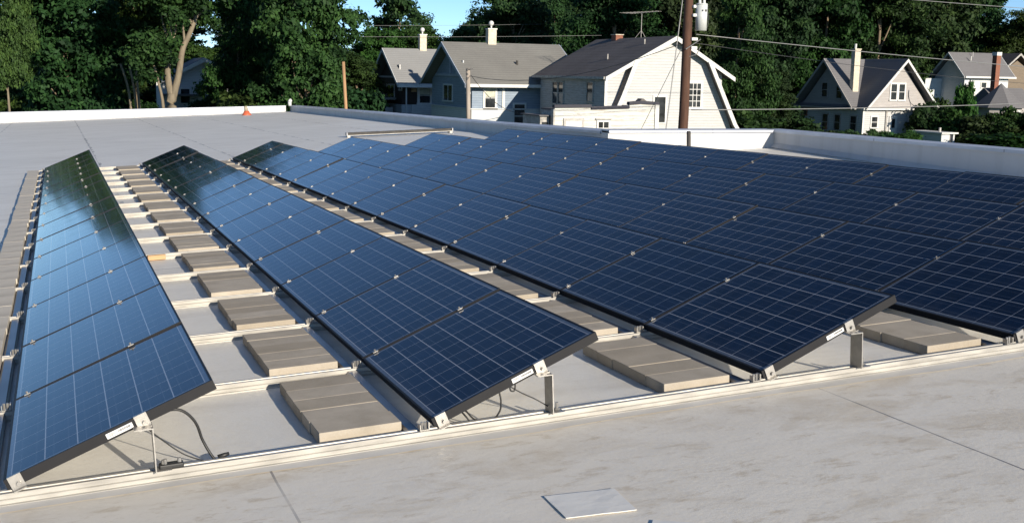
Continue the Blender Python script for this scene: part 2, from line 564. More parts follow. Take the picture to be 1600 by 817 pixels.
bm = bmesh.new()
ys = [-10, -6, -3, 0, 3, 6, 9, 12, 15.9]
A = [bm.verts.new((-22, y, ZR)) for y in ys]
B = [bm.verts.new((10.45, y, ZR)) for y in ys]
Dv = [bm.verts.new(RINV @ (d_line(y - 0.1) + Vector((0.05, 0, 0)))) for y in ys]
for i in range(len(ys) - 1):
    bm.faces.new((A[i], B[i], B[i + 1], A[i + 1]))
    bm.faces.new((B[i], Dv[i], Dv[i + 1], B[i + 1]))
e = [bm.verts.new((x, 58.1, ZR)) for x in (-22, 10.45, 12.32)]
m1 = bm.verts.new((12.32, 15.9, ZR))
bm.faces.new((A[-1], B[-1], e[1], e[0]))
bm.faces.new((B[-1], m1, e[2], e[1]))
bmesh.ops.triangulate(bm, faces=bm.faces[:])
o = mesh_obj('roof', bm, MAT['membrane'])
o.matrix_world = ROOF
tag(o, kind='structure')

bm = bmesh.new()
for p, q in (((-21.9, -9.9), (15.5, -9.9)), ((15.5, -9.9), (14.7, 15.95)), ((14.7, 15.95), (12.6, 15.95)),
             ((12.6, 15.95), (12.6, 58.2)), ((12.6, 58.2), (-21.9, 58.2)), ((-21.9, 58.2), (-21.9, -9.9))):
    tz = [(ROOF @ Vector((*a, ZR - 0.25))).z - (0.25 if a[0] > 13 else 0) for a in (p, q)]
    bm.faces.new([bm.verts.new(c) for c in ((*p, GZ), (*q, GZ), (*q, tz[1]), (*p, tz[0]))])
tag(mesh_obj('building_walls', bm, MAT['brick_wall']), kind='structure')


def parapet(label, outline, axis, mat, cop_poly):
    pass


def wall_between(name, label, pts_lo, pts_hi, out, cop=0.05, cop_h=0.035, frame=None, cant=0.0):
    """a wall whose inner face runs through pts_lo/pts_hi (same count); out = outward unit vector * thickness"""
    root = empty(name, frame)
    out = Vector(out)
    bm = bmesh.new()
    rows = []
    for lo, hi in zip(pts_lo, pts_hi):
        lo, hi = Vector(lo), Vector(hi)
        rows.append([bm.verts.new(p) for p in (lo, hi, hi + out, lo + out)])
    for r0, r1 in zip(rows, rows[1:]):
        for k in range(4):
            bm.faces.new((r0[k], r0[(k + 1) % 4], r1[(k + 1) % 4], r1[k]))
    bm.faces.new(rows[0]); bm.faces.new(rows[-1][::-1])
    mesh_obj('wall_face', bm, MAT['white_wall'], root)
    bm = bmesh.new()
    rows = []
    o1 = out.normalized()
    for hi in pts_hi:
        hi = Vector(hi)
        a, b = hi - o1 * cop, hi + out + o1 * cop
        up, dn = Vector((0, 0, cop_h)), Vector((0, 0, -0.03))
        rows.append([bm.verts.new(p) for p in (a + dn, a + up * 0.7, b + up, b + dn)])
    for r0, r1 in zip(rows, rows[1:]):
        for k in range(4):
            bm.faces.new((r0[k], r0[(k + 1) % 4], r1[(k + 1) % 4], r1[k]))
    bm.faces.new(rows[0]); bm.faces.new(rows[-1][::-1])
    mesh_obj('coping', bm, MAT['coping'], root)
    if cant:
        bm = bmesh.new()
        rows = []
        for lo in pts_lo:
            lo = Vector(lo) + Vector((0, 0, 0.22))
            rows.append([bm.verts.new(p) for p in (lo - o1 * cant, lo - o1 * 0.004 + Vector((0, 0, cant)), lo - o1 * 0.004 - Vector((0, 0, 0.1)))])
        for r0, r1 in zip(rows, rows[1:]):
            for k in range(3):
                bm.faces.new((r0[k], r0[(k + 1) % 3], r1[(k + 1) % 3], r1[k]))
        mesh_obj('cant_strip', bm, MAT['white_wall'], root)
    tag(root, label, 'parapet')
    return root


# far wall (A), wall behind the last row (B): both follow the roof; the return (C) and the long right wall (D) stand level
wall_between('parapet_wall', 'low sunlit white parapet along the far end of the roof, before the tall trees',
             [(-22, 58, ZR - 0.2), (-2.4, 58, ZR - 0.2), (12.0, 58, ZR - 0.2)],
             [(-22, 58, 0.64), (-2.4, 58, 0.41), (12.0, 58, 0.20)], (0, 0.3, 0), frame=ROOF.copy())
wall_between('parapet_wall', 'long low grey parapet running from the far roof corner towards the houses',
             [(12.3, 58.3, ZR - 0.2), (12.3, 40, ZR - 0.2), (12.1, 26, ZR - 0.2), (10.72, 16.1, ZR - 0.2)],
             [(12.3, 58.3, 0.19), (12.3, 40, 0.19), (12.1, 26, 0.19), (10.72, 16.1, 0.37)], (0.3, 0, 0), frame=ROOF.copy())
wall_between('parapet_wall', 'short bright white return parapet behind the black vent pipe',
             [(10.5, 15.66, -0.6), (14.448, 15.66, -0.6)], [(10.5, 15.66, 0.5), (14.448, 15.66, 0.5)], (0, 0.3, 0))
yl = (15.96, 12.0, 8.0, 4.0, 0.0, -4.0, -9.0)
wall_between('parapet_wall', 'tall shaded grey parapet at the right edge, in front of the grey gabled house',
             [d_line(y) - Vector((0, 0, 0.2)) for y in yl], [Vector((d_line(y).x, y, 0.5)) for y in yl], (0.3, 0, 0), cant=0.09)

# ------------------------------------------------------------------ solar array
TILT = math.radians(20.4)
SL, PL, PITCHL = 0.939, 1.322, 1.33       # slope length, module length along the row, module pitch
ROWX = [0.0, 1.882, 3.745, 5.508, 7.399, 9.2485]
NP = 15
ORD = ['first', 'second', 'third', 'fourth', 'fifth', 'sixth', 'seventh', 'eighth', 'ninth', 'tenth', 'eleventh', 'twelfth',
       'thirteenth', 'fourteenth', 'fifteenth', 'sixteenth']
ROWN = ['leftmost', 'second', 'third', 'fourth', 'fifth', 'sixth and last']

bm = bmesh.new()
fw, fh = 0.011, 0.046
box(bm, 0, fw, 0, PL, -fh, 0)
box(bm, SL - fw, SL, 0, PL, -fh, 0)
box(bm, fw, SL - fw, 0, fw, -fh, 0)
box(bm, fw, SL - fw, PL - fw, PL, -fh, 0)
FRAME = bpy.data.meshes.new('frame')
bmesh.ops.recalc_face_normals(bm, faces=bm.faces[:])
bm.to_mesh(FRAME); bm.free(); FRAME.materials.append(MAT['frame'])

bm = bmesh.new()
uvl = bm.loops.layers.uv.new('UVMap')
vs = box(bm, fw, SL - fw, fw, PL - fw, -0.008, -0.002)
mu, mv = 0.020, 0.022                      # margin around the cells in metres
for f in bm.faces:
    for l in f.loops:
        l[uvl].uv = ((l.vert.co.y - fw - mu) / (PL - 2 * fw - 2 * mu) * 8, (l.vert.co.x - fw - mv) / (SL - 2 * fw - 2 * mv) * 6)
GLASS = bpy.data.meshes.new('glass')
bmesh.ops.recalc_face_normals(bm, faces=bm.faces[:])
bm.to_mesh(GLASS); bm.free(); GLASS.materials.append(MAT['cells'])


bm = bmesh.new()
box(bm, fw, SL - fw, fw, PL - fw, -0.013, -0.0085)
BACK = bpy.data.meshes.new('backsheet')
bmesh.ops.recalc_face_normals(bm, faces=bm.faces[:])
bm.to_mesh(BACK); bm.free(); BACK.materials.append(MAT['backsheet'])


def clamp_mesh():
    """a mid clamp bridging the gap between two frames, bolt head on top"""
    bm = bmesh.new()
    box(bm, -0.016, 0.016, -0.020, 0.010, 0.001, 0.005)
    bmesh.ops.create_cone(bm, cap_ends=True, segments=6, radius1=0.006, radius2=0.006, depth=0.012, matrix=Matrix.Translation((0, -0.005, 0.010)))
    me = bpy.data.meshes.new('clamp')
    bmesh.ops.recalc_face_normals(bm, faces=bm.faces[:])
    bm.to_mesh(me); bm.free(); me.materials.append(MAT['steel'])
    return me


CLAMP = clamp_mesh()
bm = bmesh.new()                           # end clamp: bent plate hooked over the front frame
box(bm, -0.028, 0.028, -0.007, -0.002, -0.062, 0.004)
box(bm, -0.028, 0.028, -0.002, 0.010, 0.001, 0.004)
box(bm, -0.028, 0.028, -0.032, -0.007, -0.062, -0.057)
bmesh.ops.create_cone(bm, cap_ends=True, segments=8, radius1=0.009, radius2=0.009, depth=0.016,
                      matrix=Matrix.Translation((0.006, -0.014, -0.036)) @ Matrix.Rotation(math.pi / 2, 4, 'X'))
ENDC = bpy.data.meshes.new('end_clamp')
bmesh.ops.recalc_face_normals(bm, faces=bm.faces[:])
bm.to_mesh(ENDC); bm.free(); ENDC.materials.append(MAT['steel'])

bm = bmesh.new()                           # serial sticker with its bars and lines
box(bm, 0, 0.118, -0.0035, -0.0005, -0.036, -0.012)
STK = bpy.data.meshes.new('sticker')
bm.to_mesh(STK); bm.free(); STK.materials.append(MAT['sticker'])
bm = bmesh.new()
xx = 0.052
rb = random.Random(3)
while xx < 0.108:
    w = rb.choice((0.0012, 0.002, 0.003))
    box(bm, xx, xx + w, -0.0045, -0.003, -0.027, -0.017)
    xx += w + rb.choice((0.0015, 0.0025))
for k, (a, b) in enumerate(((0.008, 0.036), (0.012, 0.042), (0.008, 0.03))):
    box(bm, a, b, -0.0045, -0.003, -0.019 - k * 0.005, -0.017 - k * 0.005)
BARC = bpy.data.meshes.new('barcode')
bm.to_mesh(BARC); bm.free(); BARC.materials.append(MAT['ink'])


def child(name, me, parent, loc=(0, 0, 0)):
    o = bpy.data.objects.new(name, me)
    COL.objects.link(o)
    o.parent = parent
    o.location = loc
    return o


rp = random.Random(11)
for r, x0 in enumerate(ROWX):
    for j in range(NP):
        wob = math.radians(rp.gauss(0, 0.22))
        yawb = math.radians(rp.gauss(0, 0.09))
        root = empty('solar_panel', on_roof(x0, j * PITCHL, 0) @ Matrix.Rotation(-(TILT + wob), 4, 'Y') @ Matrix.Rotation(yawb, 4, 'X'))
        where = 'nearest the camera' if j == 0 else ('farthest from the camera' if j == NP - 1 else ORD[j] + ' from the front')
        tag(root, f'solar panel {where}, {ROWN[r]} row' + (' from the left' if r else ''), 'solar panel', 'solar panels tilted in six rows on the roof')
        child('frame', FRAME, root)
        child('glass', GLASS, root)
        child('backsheet', BACK, root)
        if j > 0:
            child('clamp', CLAMP, root, (0.075 + rp.uniform(-.01, .01), 0, 0))
            child('clamp', CLAMP, root, (0.645 + rp.uniform(-.015, .015), 0, 0))
        else:
            child('end_clamp', ENDC, root, (0.045, 0, 0))
            child('end_clamp', ENDC, root, (0.60, 0, 0))
            s = child('label_sticker', STK, root, (0.44, 0, 0))
            child('barcode', BARC, s)

# rails: pressed channel with a groove in its top and a foot flange
RAILP = [(-0.043, ZR), (-0.043, ZR + 0.006), (-0.03, ZR + 0.008), (-0.03, ZR + 0.024), (-0.026, ZR + 0.027), (-0.03, ZR + 0.03), (-0.03, ZR + 0.052),
         (-0.010, ZR + 0.052), (-0.008, ZR + 0.046), (0.008, ZR + 0.046), (0.010, ZR + 0.052), (0.03, ZR + 0.052),
         (0.03, ZR + 0.008), (0.043, ZR + 0.006), (0.043, ZR)]
bm = bmesh.new()
prism(bm, RAILP, None, 'x', -0.115, 10.35)
RAIL = bpy.data.meshes.new('rail_profile')
bmesh.ops.recalc_face_normals(bm, faces=bm.faces[:])
bm.to_mesh(RAIL); bm.free(); RAIL.materials.append(MAT['alu'])

bm = bmesh.new()                           # foot bracket at the low edge of a row: U clip and two bolts
z0 = ZR + 0.053
prism(bm, [(-0.055, z0), (-0.055, z0 + 0.030), (-0.051, z0 + 0.030), (-0.051, z0 + 0.005), (-0.012, z0 + 0.005), (-0.012, z0 + 0.038), (-0.007, z0 + 0.038), (-0.007, z0)], None, 'y', -0.018, 0.018)
BRK = bpy.data.meshes.new('bracket')
bmesh.ops.recalc_face_normals(bm, faces=bm.faces[:])
bm.to_mesh(BRK); bm.free(); BRK.materials.append(MAT['steel'])
bm = bmesh.new()
bmesh.ops.create_cone(bm, cap_ends=True, segments=6, radius1=0.007, radius2=0.007, depth=0.034, matrix=Matrix.Translation((0, 0, z0 + 0.021)))
BOLT = bpy.data.meshes.new('bolt')
bm.to_mesh(BOLT); bm.free(); BOLT.materials.append(MAT['steel'])
for j in range(NP + 1):
    root = empty('mounting_rail', on_roof(0, j * PITCHL - (0.006 if j else 0.0), 0))
    where = 'front' if j == 0 else ORD[j] + ' from the front'
    tag(root, f'pale aluminium mounting rail under the panel rows, {where}' if j else
        'pale aluminium mounting rail along the front edge of the array', 'mounting rail', 'mounting rails on the roof')
    child('channel', RAIL, root)
    for x0 in ROWX:
        k = child('bracket', BRK, root, (x0 - 0.008, 0, 0))
        for bx in (-0.041, -0.024): child('bolt', BOLT, k, (bx, 0, 0))

# dark channel at the foot of every row
for r, x0 in enumerate(ROWX):
    bm = bmesh.new()
    y0, y1 = 0.035, NP * PITCHL - 0.04
    prism(bm, [(-0.108, ZR + 0.004), (-0.108, ZR + 0.03), (-0.098, ZR + 0.042), (-0.052, ZR + 0.042), (-0.042, ZR + 0.03), (-0.042, ZR + 0.004)], None, 'y', y0, y1)
    o = mesh_obj('cable_channel', bm, MAT['channel'])
    o.matrix_world = on_roof(x0, 0, 0)
    tag(o, f'dark metal channel along the low edge of the {ROWN[r]} panel row', 'channel', 'channels along the panel rows')

# ballast blocks, five to a bay
bm = bmesh.new()
box(bm, 0, 0.405, 0, 0.2025, 0, 0.060)
bevel(bm, 0.0018)
BLK = bpy.data.meshes.new('concrete_block')
bm.to_mesh(BLK); bm.free(); BLK.materials.append(MAT['concrete'])
rb = random.Random(5)


bm = bmesh.new()
box(bm, 0, 0.205, 0, 0.4425, 0, 0.06)
bevel(bm, 0.002)
BLKW = bpy.data.meshes.new('concrete_slab')
bm.to_mesh(BLKW); bm.free(); BLKW.materials.append(MAT['concrete_pale'])


def block(x, y, label, me=None):
    o = bpy.data.objects.new('concrete_block', me or BLK)
    COL.objects.link(o)
    o.matrix_world = on_roof(x + rb.uniform(-.006, .006), y, ZR + 0.004 + rb.uniform(-.0015, .0015)) @ Matrix.Rotation(rb.uniform(-.004, .004), 4, 'Z')
    tag(o, label, 'concrete block', 'ballast blocks between the rails')


for r in range(6):
    for j in range(NP):
        if r > 3: continue
        side = ['left of the leftmost row', 'left of the second row', 'left of the third row', 'left of the fourth row'][r]
        n = 3 if r == 0 else 5
        for k in range(n):
            y = j * PITCHL + 0.135 + k * 0.203
            if r == 0: y = j * PITCHL - 0.02 + k * 0.4435
            block(ROWX[r] - (0.522 if r else 0.325), y, f'grey concrete block {ORD[k]} from the front in the {ORD[j]} bay {side}', None if r else BLKW)

# bent support posts under the high side of the front panels
for r, x0 in enumerate(ROWX[:5]):
    px = x0 + 0.60 * math.cos(TILT)
    zt = 0.60 * math.sin(TILT) - 0.062
    root = empty('support_post', on_roof(px, -0.012, 0))
    tag(root, f'bent metal support post under the nearest panel of the {ROWN[r]} row from the left', 'support post', 'posts holding the front panels')
    bm = bmesh.new()
    box(bm, 0.045, 0.050, -0.055, 0.045, ZR + 0.053, zt + 0.012)
    mesh_obj('web', bm, MAT['steel'], root)
    bm = bmesh.new()
    box(bm, -0.03, 0.0448, -0.055, 0.03, zt + 0.007, zt + 0.012)
    mesh_obj('top_flange', bm, MAT['steel'], root)
    bm = bmesh.new()
    box(bm, 0.0502, 0.115, -0.045, 0.035, ZR + 0.053, ZR + 0.058)
    mesh_obj('foot', bm, MAT['steel'], root)
    bm = bmesh.new()
    bmesh.ops.create_cone(bm, cap_ends=True, segments=8, radius1=0.008, radius2=0.008, depth=0.04, matrix=Matrix.Translation((0.09, 0, ZR + 0.077)))
    bmesh.ops.create_cone(bm, cap_ends=True, segments=6, radius1=0.014, radius2=0.014, depth=0.01, matrix=Matrix.Translation((0.09, 0, ZR + 0.064)))
    mesh_obj('bolt', bm, MAT['steel'], root)

# slip sheet under the front rail, with a slightly wavy edge
bm = bmesh.new()
up, lo = [], []
xs = np.arange(-0.6, 10.6, 0.11)
for i, x in enumerate(xs):
    yw = -0.125 + 0.012 * math.sin(x * 2.3) + 0.006 * math.sin(x * 7.1 + 1) - 0.03 * max(0, (x - 3.4)) * 0.25
    up.append(bm.verts.new((x, 0.075, ZR + 0.004)))
    lo.append(bm.verts.new((x, yw, ZR + 0.004)))
for i in range(len(xs) - 1):
    bm.faces.new((lo[i], lo[i + 1], up[i + 1], up[i]))
o = mesh_obj('slip_sheet', bm, MAT['strip'])
o.matrix_world = ROOF
tag(o, 'pale strip of roofing sheet lying under the front mounting rail', 'roofing sheet')

# loose cut sheets on the foreground
def cut_sheet(label, pts, z=ZR + 0.003, t=0.003):
    bm = bmesh.new()
    vs = [bm.verts.new((x, y, z + dz)) for x, y, dz in pts]
    f = bm.faces.new(vs)
    bmesh.ops.subdivide_edges(bm, edges=bm.edges[:], cuts=3, use_grid_fill=True)
    for v in bm.verts: v.co.z += 0.0008 * (1 + math.sin(v.co.x * 31) * math.sin(v.co.y * 27))
    ext = bmesh.ops.extrude_face_region(bm, geom=bm.faces[:])
    bmesh.ops.translate(bm, verts=[v for v in ext['geom'] if isinstance(v, bmesh.types.BMVert)], vec=(0, 0, t))
    o = mesh_obj('roofing_sheet', bm, MAT['patch'])
    o.matrix_world = ROOF
    tag(o, label, 'roofing sheet')


MAT['patch'] = plain('white_sheet', (0.78, 0.76, 0.71), 0.5, 0, 0.06, 4, bump=0.3)
cut_sheet('small square white roofing sheet lying loose on the dirty foreground roof', [(2.052, -1.184, 0), (2.338, -1.228, 0), (2.362, -0.984, 0), (2.065, -0.935, 0)])
cut_sheet('corner of a white roofing sheet at the bottom edge of the picture', [(2.237, -1.504, 0), (2.423, -1.638, 0), (2.475, -1.438, 0), (2.345, -1.347, 0)])

# cables under the front panels
def cable(name, label, pts, r=0.006, mat='black'):
    bm = bmesh.new()
    tube(bm, catmull(pts, 7), r, n=7)
    o = mesh_obj(name, bm, MAT[mat], smooth=True)
    o.matrix_world = ROOF
    tag(o, label, 'cable')
    return o


cable('cable', 'thick black cable arching from the leftmost front panel down to the rail',
      [(0.60, 0.05, 0.165), (0.66, 0.06, 0.19), (0.74, 0.07, 0.185), (0.80, 0.08, 0.12), (0.83, 0.09, 0.02), (0.87, 0.07, -0.06), (0.90, 0.05, -0.07)], 0.0065)
cable('cable', 'thin cable hanging under the leftmost front panel beside its post',
      [(0.58, 0.10, 0.13), (0.66, 0.12, 0.04), (0.75, 0.12, -0.04), (0.86, 0.09, -0.085)], 0.003)
cable('cable', 'black cable looping under the front panel of the second row',
      [(2.25, 0.06, 0.09), (2.26, 0.05, 0.03), (2.25, 0.05, -0.03), (2.20, 0.06, -0.075), (2.13, 0.08, -0.06), (2.08, 0.14, 0.0), (2.03, 0.3, 0.02)], 0.0045)
cable('cable', 'second thin black cable lying in a loop under the front panel of the second row',
      [(2.04, 0.22, 0.02), (2.08, 0.10, -0.03), (2.10, 0.08, -0.075), (2.04, 0.10, -0.088), (1.96, 0.16, -0.088)], 0.0045)
cable('cable', 'thin cable running from the second row sticker to its post',
      [(2.30, 0.02, 0.10), (2.36, 0.02, 0.06), (2.43, 0.02, 0.02), (2.49, 0.0, -0.02)], 0.003)
cable('cable', 'tiny cable loop dangling by the sticker of the second row front panel',
      [(2.295, 0.012, 0.112), (2.297, 0.01, 0.085), (2.312, 0.01, 0.078), (2.322, 0.012, 0.088), (2.324, 0.014, 0.115)], 0.004)

bm = bmesh.new()
box(bm, 0, 0.028, 0, 0.02, 0, 0.016); bevel(bm, 0.004)
o = mesh_obj('cable_plug', bm, MAT['black']); o.matrix_world = on_roof(2.225, 0.04, 0.085)
tag(o, 'small black plug at the top of the looped cable', 'plug')

# junction connector on the rail by the first post
root = empty('junction_box', on_roof(0.625, 0.0, ZR + 0.053))
tag(root, 'black connector with two shiny bolts sitting on the front rail', 'connector')
bm = bmesh.new(); box(bm, 0, 0.105, -0.03, 0.02, 0, 0.022); bevel(bm, 0.006, 2); mesh_obj('housing', bm, MAT['black'], root)
for bx in (0.02, 0.088):
    bm = bmesh.new(); bmesh.ops.create_cone(bm, cap_ends=True, segments=8, radius1=0.010, radius2=0.008, depth=0.018, matrix=Matrix.Translation((bx, -0.005, 0.03)))
    mesh_obj('bolt', bm, MAT['steel'], root)
bm = bmesh.new(); tube(bm, [(0, 0, 0), (0.028, 0, 0.008), (0.05, 0, 0.012)], 0.013, 0.008, 8)
o = mesh_obj('cable_end', bm, MAT['black'], smooth=True); o.matrix_world = on_roof(0.885, 0.045, ZR + 0.05)
tag(o, 'short black cable end cap lying on the front rail', 'cable end')

# raw wood spacer in the fifth bay between the first two rows
bm = bmesh.new(); box(bm, 0, 0.17, -0.03, 0.02, 0, 0.05); bevel(bm, 0.004)
o = mesh_obj('wood_block', bm, MAT['wood']); o.matrix_world = on_roof(1.045, 5 * PITCHL - 0.068, ZR + 0.006)
tag(o, 'short orange wood block beside a rail between the first two rows', 'wood block')

# vent pipe, long skylight curb, traffic cone base
root = empty('vent_pipe', on_roof(10.47, 12.2, ZR))
tag(root, 'short black vent pipe standing behind the last panel row', 'vent pipe')
bm = bmesh.new(); tube(bm, [(0, 0, 0), (0, 0, 0.64)], 0.036, 0.036, 14); mesh_obj('pipe', bm, MAT['pipe'], root, True)
bm = bmesh.new(); tube(bm, [(0, 0, 0), (0, 0, 0.05)], 0.11, 0.05, 14); mesh_obj('flashing', bm, MAT['strip'], root, True)

root = empty('rail_bundle', on_roof(8.2, 27.9, ZR) @ Matrix.Rotation(math.radians(-4), 4, 'Z'))
tag(root, 'long dark bundle of spare rails lying on the roof behind the rows', 'rail bundle')
bm = bmesh.new(); box(bm, 0, 3.15, -0.04, 0.16, 0.055, 0.135); bevel(bm, 0.006); mesh_obj('wrapped_rails', bm, MAT['pipe'], root)
bm = bmesh.new(); box(bm, 0.0, 3.16, -0.075, -0.042, 0.05, 0.062); mesh_obj('pale_rail', bm, MAT['alu'], root)
for x in (0.0, 3.10):
    bm = bmesh.new(); box(bm, x - 0.02, x + 0.06, -0.09, 0.2, 0.0, 0.049); mesh_obj('bearer', bm, MAT['alu'], root)
for x in (-0.04, 3.155):
    bm = bmesh.new(); box(bm, x, x + 0.035, -0.08, 0.17, 0.05, 0.14); mesh_obj('end_cap', bm, MAT['channel'], root)

root = empty('marker_cone', on_roof(9.3, 54.3, ZR))
tag(root, 'small orange marker with a tan top near the far parapet', 'marker')
bm = bmesh.new(); tube(bm, [(0, 0, 0), (0, 0, 0.07), (0, 0, 0.22)], 0.26, 0.12, 14); mesh_obj('base', bm, MAT['orange'], root, True)
bm = bmesh.new(); tube(bm, [(0, 0, 0.18), (-0.02, 0, 0.36), (-0.03, 0, 0.46)], 0.10, 0.08, 12); mesh_obj('top', bm, MAT['tan'], root, True)
# small white vent at the far corner of the roof
root = empty('roof_vent', on_roof(12.25, 58.1, 0.2))
tag(root, 'small white capped vent at the far corner of the parapet', 'vent')
bm = bmesh.new(); tube(bm, [(0, 0, 0), (0, 0, 0.22)], 0.09, 0.1, 10); mesh_obj('pipe', bm, MAT['trim'], root, True)
bm = bmesh.new(); tube(bm, [(0, 0, 0.2), (0.04, 0, 0.3), (0.1, 0, 0.34)], 0.12, 0.08, 10); mesh_obj('cap', bm, MAT['trim'], root, True)

# ------------------------------------------------------------------ houses
class House:
    """parts are written in world metres; the thing's Empty stands at its ground corner"""
    def __init__(s, name, x, y, label, cat='house'):
        s.o = Vector((x, y, GZ))
        s.root = empty(name, Matrix.Translation(s.o))
        tag(s.root, label, cat)

    def add(s, name, bm, mat, parent=None, smooth=False):
        bmesh.ops.translate(bm, verts=bm.verts[:], vec=-s.o)
        return mesh_obj(name, bm, mat, parent or s.root, smooth)

    def boxes(s, name, mat, *bs, parent=None):
        bm = bmesh.new()
        for b in bs: box(bm, *b)
        return s.add(name, bm, mat, parent)

    def poly(s, name, mat, pts, axis, a0, a1, parent=None):
        bm = bmesh.new()
        prism(bm, pts, None, axis, a0, a1)
        return s.add(name, bm, mat, parent)

    def gable_roof(s, mat, axis, u0, u1, v0, v1, ze, zr, th=0.14, vr=None, name='roof', zr1=None, fascia=None, fw=0.2, ends=(True, True)):
        vr = (v0 + v1) / 2 if vr is None else vr
        bm = bmesh.new()
        P = (lambda u, v, z: (u, v, z)) if axis == 'x' else (lambda u, v, z: (v, u, z))
        slab(bm, P(u0, v0, ze), P(u1, v0, ze), P(u1, vr, zr), P(u0, vr, zr), th)
        slab(bm, P(u0, v1, ze), P(u1, v1, ze), P(u1, vr, zr), P(u0, vr, zr), th)
        r = s.add(name, bm, mat)
        if fascia:
            for u, du, ok in ((u0, -0.06, ends[0]), (u1, 0.06, ends[1])):
                if not ok: continue
                bm = bmesh.new()
                prism(bm, [(v0, ze - 0.01), (vr, zr - 0.01), (vr, zr - 0.01 - fw * 1.25), (v0, ze - 0.01 - fw)], None, axis, u - 0.002 if du > 0 else u + du, u + du if du > 0 else u + 0.002)
                prism(bm, [(v1, ze - 0.01), (vr + 0.001, zr - 0.01), (vr + 0.001, zr - 0.01 - fw * 1.25), (v1, ze - 0.01 - fw)], None, axis, u - 0.002 if du > 0 else u + du, u + du if du > 0 else u + 0.002)
                s.add('barge_board', bm, fascia)
        return r

    def window(s, face, pos, a0, a1, z0, z1, trim='trim', pane='pane', cols=1, rows=2, fr=0.12, proud=0.06, name='window', curtain=False):
        """face '-y' (pos = wall y, a = x) or '-x' (pos = wall x, a = y)"""
        def B(p0, p1, u0, u1, v0, v1):
            return (u0, u1, pos - p1, pos - p0, v0, v1) if face == '-y' else (pos - p1, pos - p0, u0, u1, v0, v1)
        bm = bmesh.new()
        box(bm, *B(-0.02, proud, a0 - fr, a0, z0 - fr, z1 + fr))
        box(bm, *B(-0.02, proud, a1, a1 + fr, z0 - fr, z1 + fr))
        box(bm, *B(-0.02, proud, a0, a1, z1, z1 + fr))
        box(bm, *B(-0.02, proud + 0.05, a0 - fr * 1.2, a1 + fr * 1.2, z0 - fr * 0.9, z0 - 0.002))
        b = 0.045
        for k in range(1, cols):
            c = a0 + (a1 - a0) * k / cols
            box(bm, *B(-0.02, proud - 0.022, c - b / 2, c + b / 2, z0, z1))
        for k in range(1, rows):
            c = z0 + (z1 - z0) * k / rows
            box(bm, *B(-0.02, proud - 0.016, a0, a1, c - b / 2, c + b / 2))
        w = s.add(name, bm, MAT[trim])
        bm = bmesh.new()
        box(bm, *B(-0.015, 0.014, a0 - 0.003, a1 + 0.003, z0 - 0.003, z1 + 0.003))
        s.add('pane', bm, MAT[pane], w)
        if curtain:
            bm = bmesh.new()
            box(bm, *B(0.0145, 0.018, a0 + 0.01, a1 - 0.01, z0 + (z1 - z0) * 0.55, z1 - 0.01))
            s.add('blind', bm, MAT['curtain'], w)
        return w

    def chimney(s, mat, x0, x1, y0, y1, z0, z1, cap='trim', cap_h=0.08, pot=None):
        bm = bmesh.new(); box(bm, x0, x1, y0, y1, z0, z1)
        c = s.add('chimney', bm, MAT[mat])
        bm = bmesh.new(); box(bm, x0 - 0.05, x1 + 0.05, y0 - 0.05, y1 + 0.05, z1 + 0.001, z1 + cap_h)
        s.add('cap', bm, MAT[cap], c)
        if pot:
            xc, yc = (x0 + x1) / 2, (y0 + y1) / 2
            bm = bmesh.new()
            tube(bm, [(xc, yc, z1 + cap_h), (xc, yc, z1 + cap_h + 0.22)], 0.07, 0.07, 8)
            bmesh.ops.create_uvsphere(bm, u_segments=10, v_segments=6, radius=0.2, matrix=Matrix.Translation((xc, yc, z1 + cap_h + 0.38)))
            s.add('chimney_pot', bm, MAT[pot], c, True)

    def roof_pipe(s, x, y, z, h=0.4, r=0.05, mat='pipe'):
        bm = bmesh.new(); tube(bm, [(x, y, z), (x, y, z + h)], r, r, 8)
        s.add('roof_pipe', bm, MAT[mat])


# blue house
h = House('blue_house', 27.4, 72.4, 'blue sided house with brown grey gable roof and tan chimney')
h.poly('wall', MAT['sid_blue'], [(72.45, -0.95), (72.45, 1.02), (77.25, 3.55), (82.05, 1.02), (82.05, -0.95)], 'x', 27.45, 35.7)
h.boxes('lower_wall', MAT['sid_bluegrey'], (27.40, 35.72, 72.40, 82.1, GZ, -0.98))
h.boxes('belt_board', MAT['sid_bluegrey'], (27.32, 35.74, 72.34, 82.15, -1.0, -0.92))
h.gable_roof(MAT['roof_brown'], 'x', 26.69, 36.25, 71.62, 82.9, 0.80, 3.86, fascia=MAT['sid_blue_pale'], fw=0.24)
h.boxes('gutter', MAT['trim'], (26.69, 36.25, 71.50, 71.615, 0.60, 0.82))
h.boxes('gable_belt', MAT['sid_blue_pale'], (27.34, 27.448, 73.6, 80.9, 1.33, 1.5))
h.window('-x', 27.45, 74.5, 75.7, 1.62, 2.35, 'sid_bluegrey', cols=2, rows=1)
h.boxes('gable_strut', MAT['sid_blue_pale'], (27.3, 27.44, 77.15, 77.3, 1.52, 3.2))
h.window('-x', 27.45, 76.9, 79.0, -0.5, 0.62, 'sid_bluegrey', cols=2, rows=1)
h.window('-x', 27.45, 72.75, 73.5, 0.2, 0.72, 'sid_bluegrey', cols=1, rows=1)
h.window('-y', 72.45, 28.45, 29.2, -0.85, 0.5, 'trim', rows=2, curtain=True, fr=0.16)
h.window('-y', 72.40, 30.7, 31.5, -2.3, -0.62, 'sid_bluegrey', rows=2, cols=1)
h.boxes('corner_board', MAT['trim'], (29.75, 29.95, 72.38, 72.448, -0.92, 0.7))
h.chimney('chim_pale', 30.3, 30.95, 77.0, 77.6, 3.5, 4.85, pot='trim')
h.roof_pipe(31.6, 74.3, 2.1, 0.45, 0.09)
bm = bmesh.new()
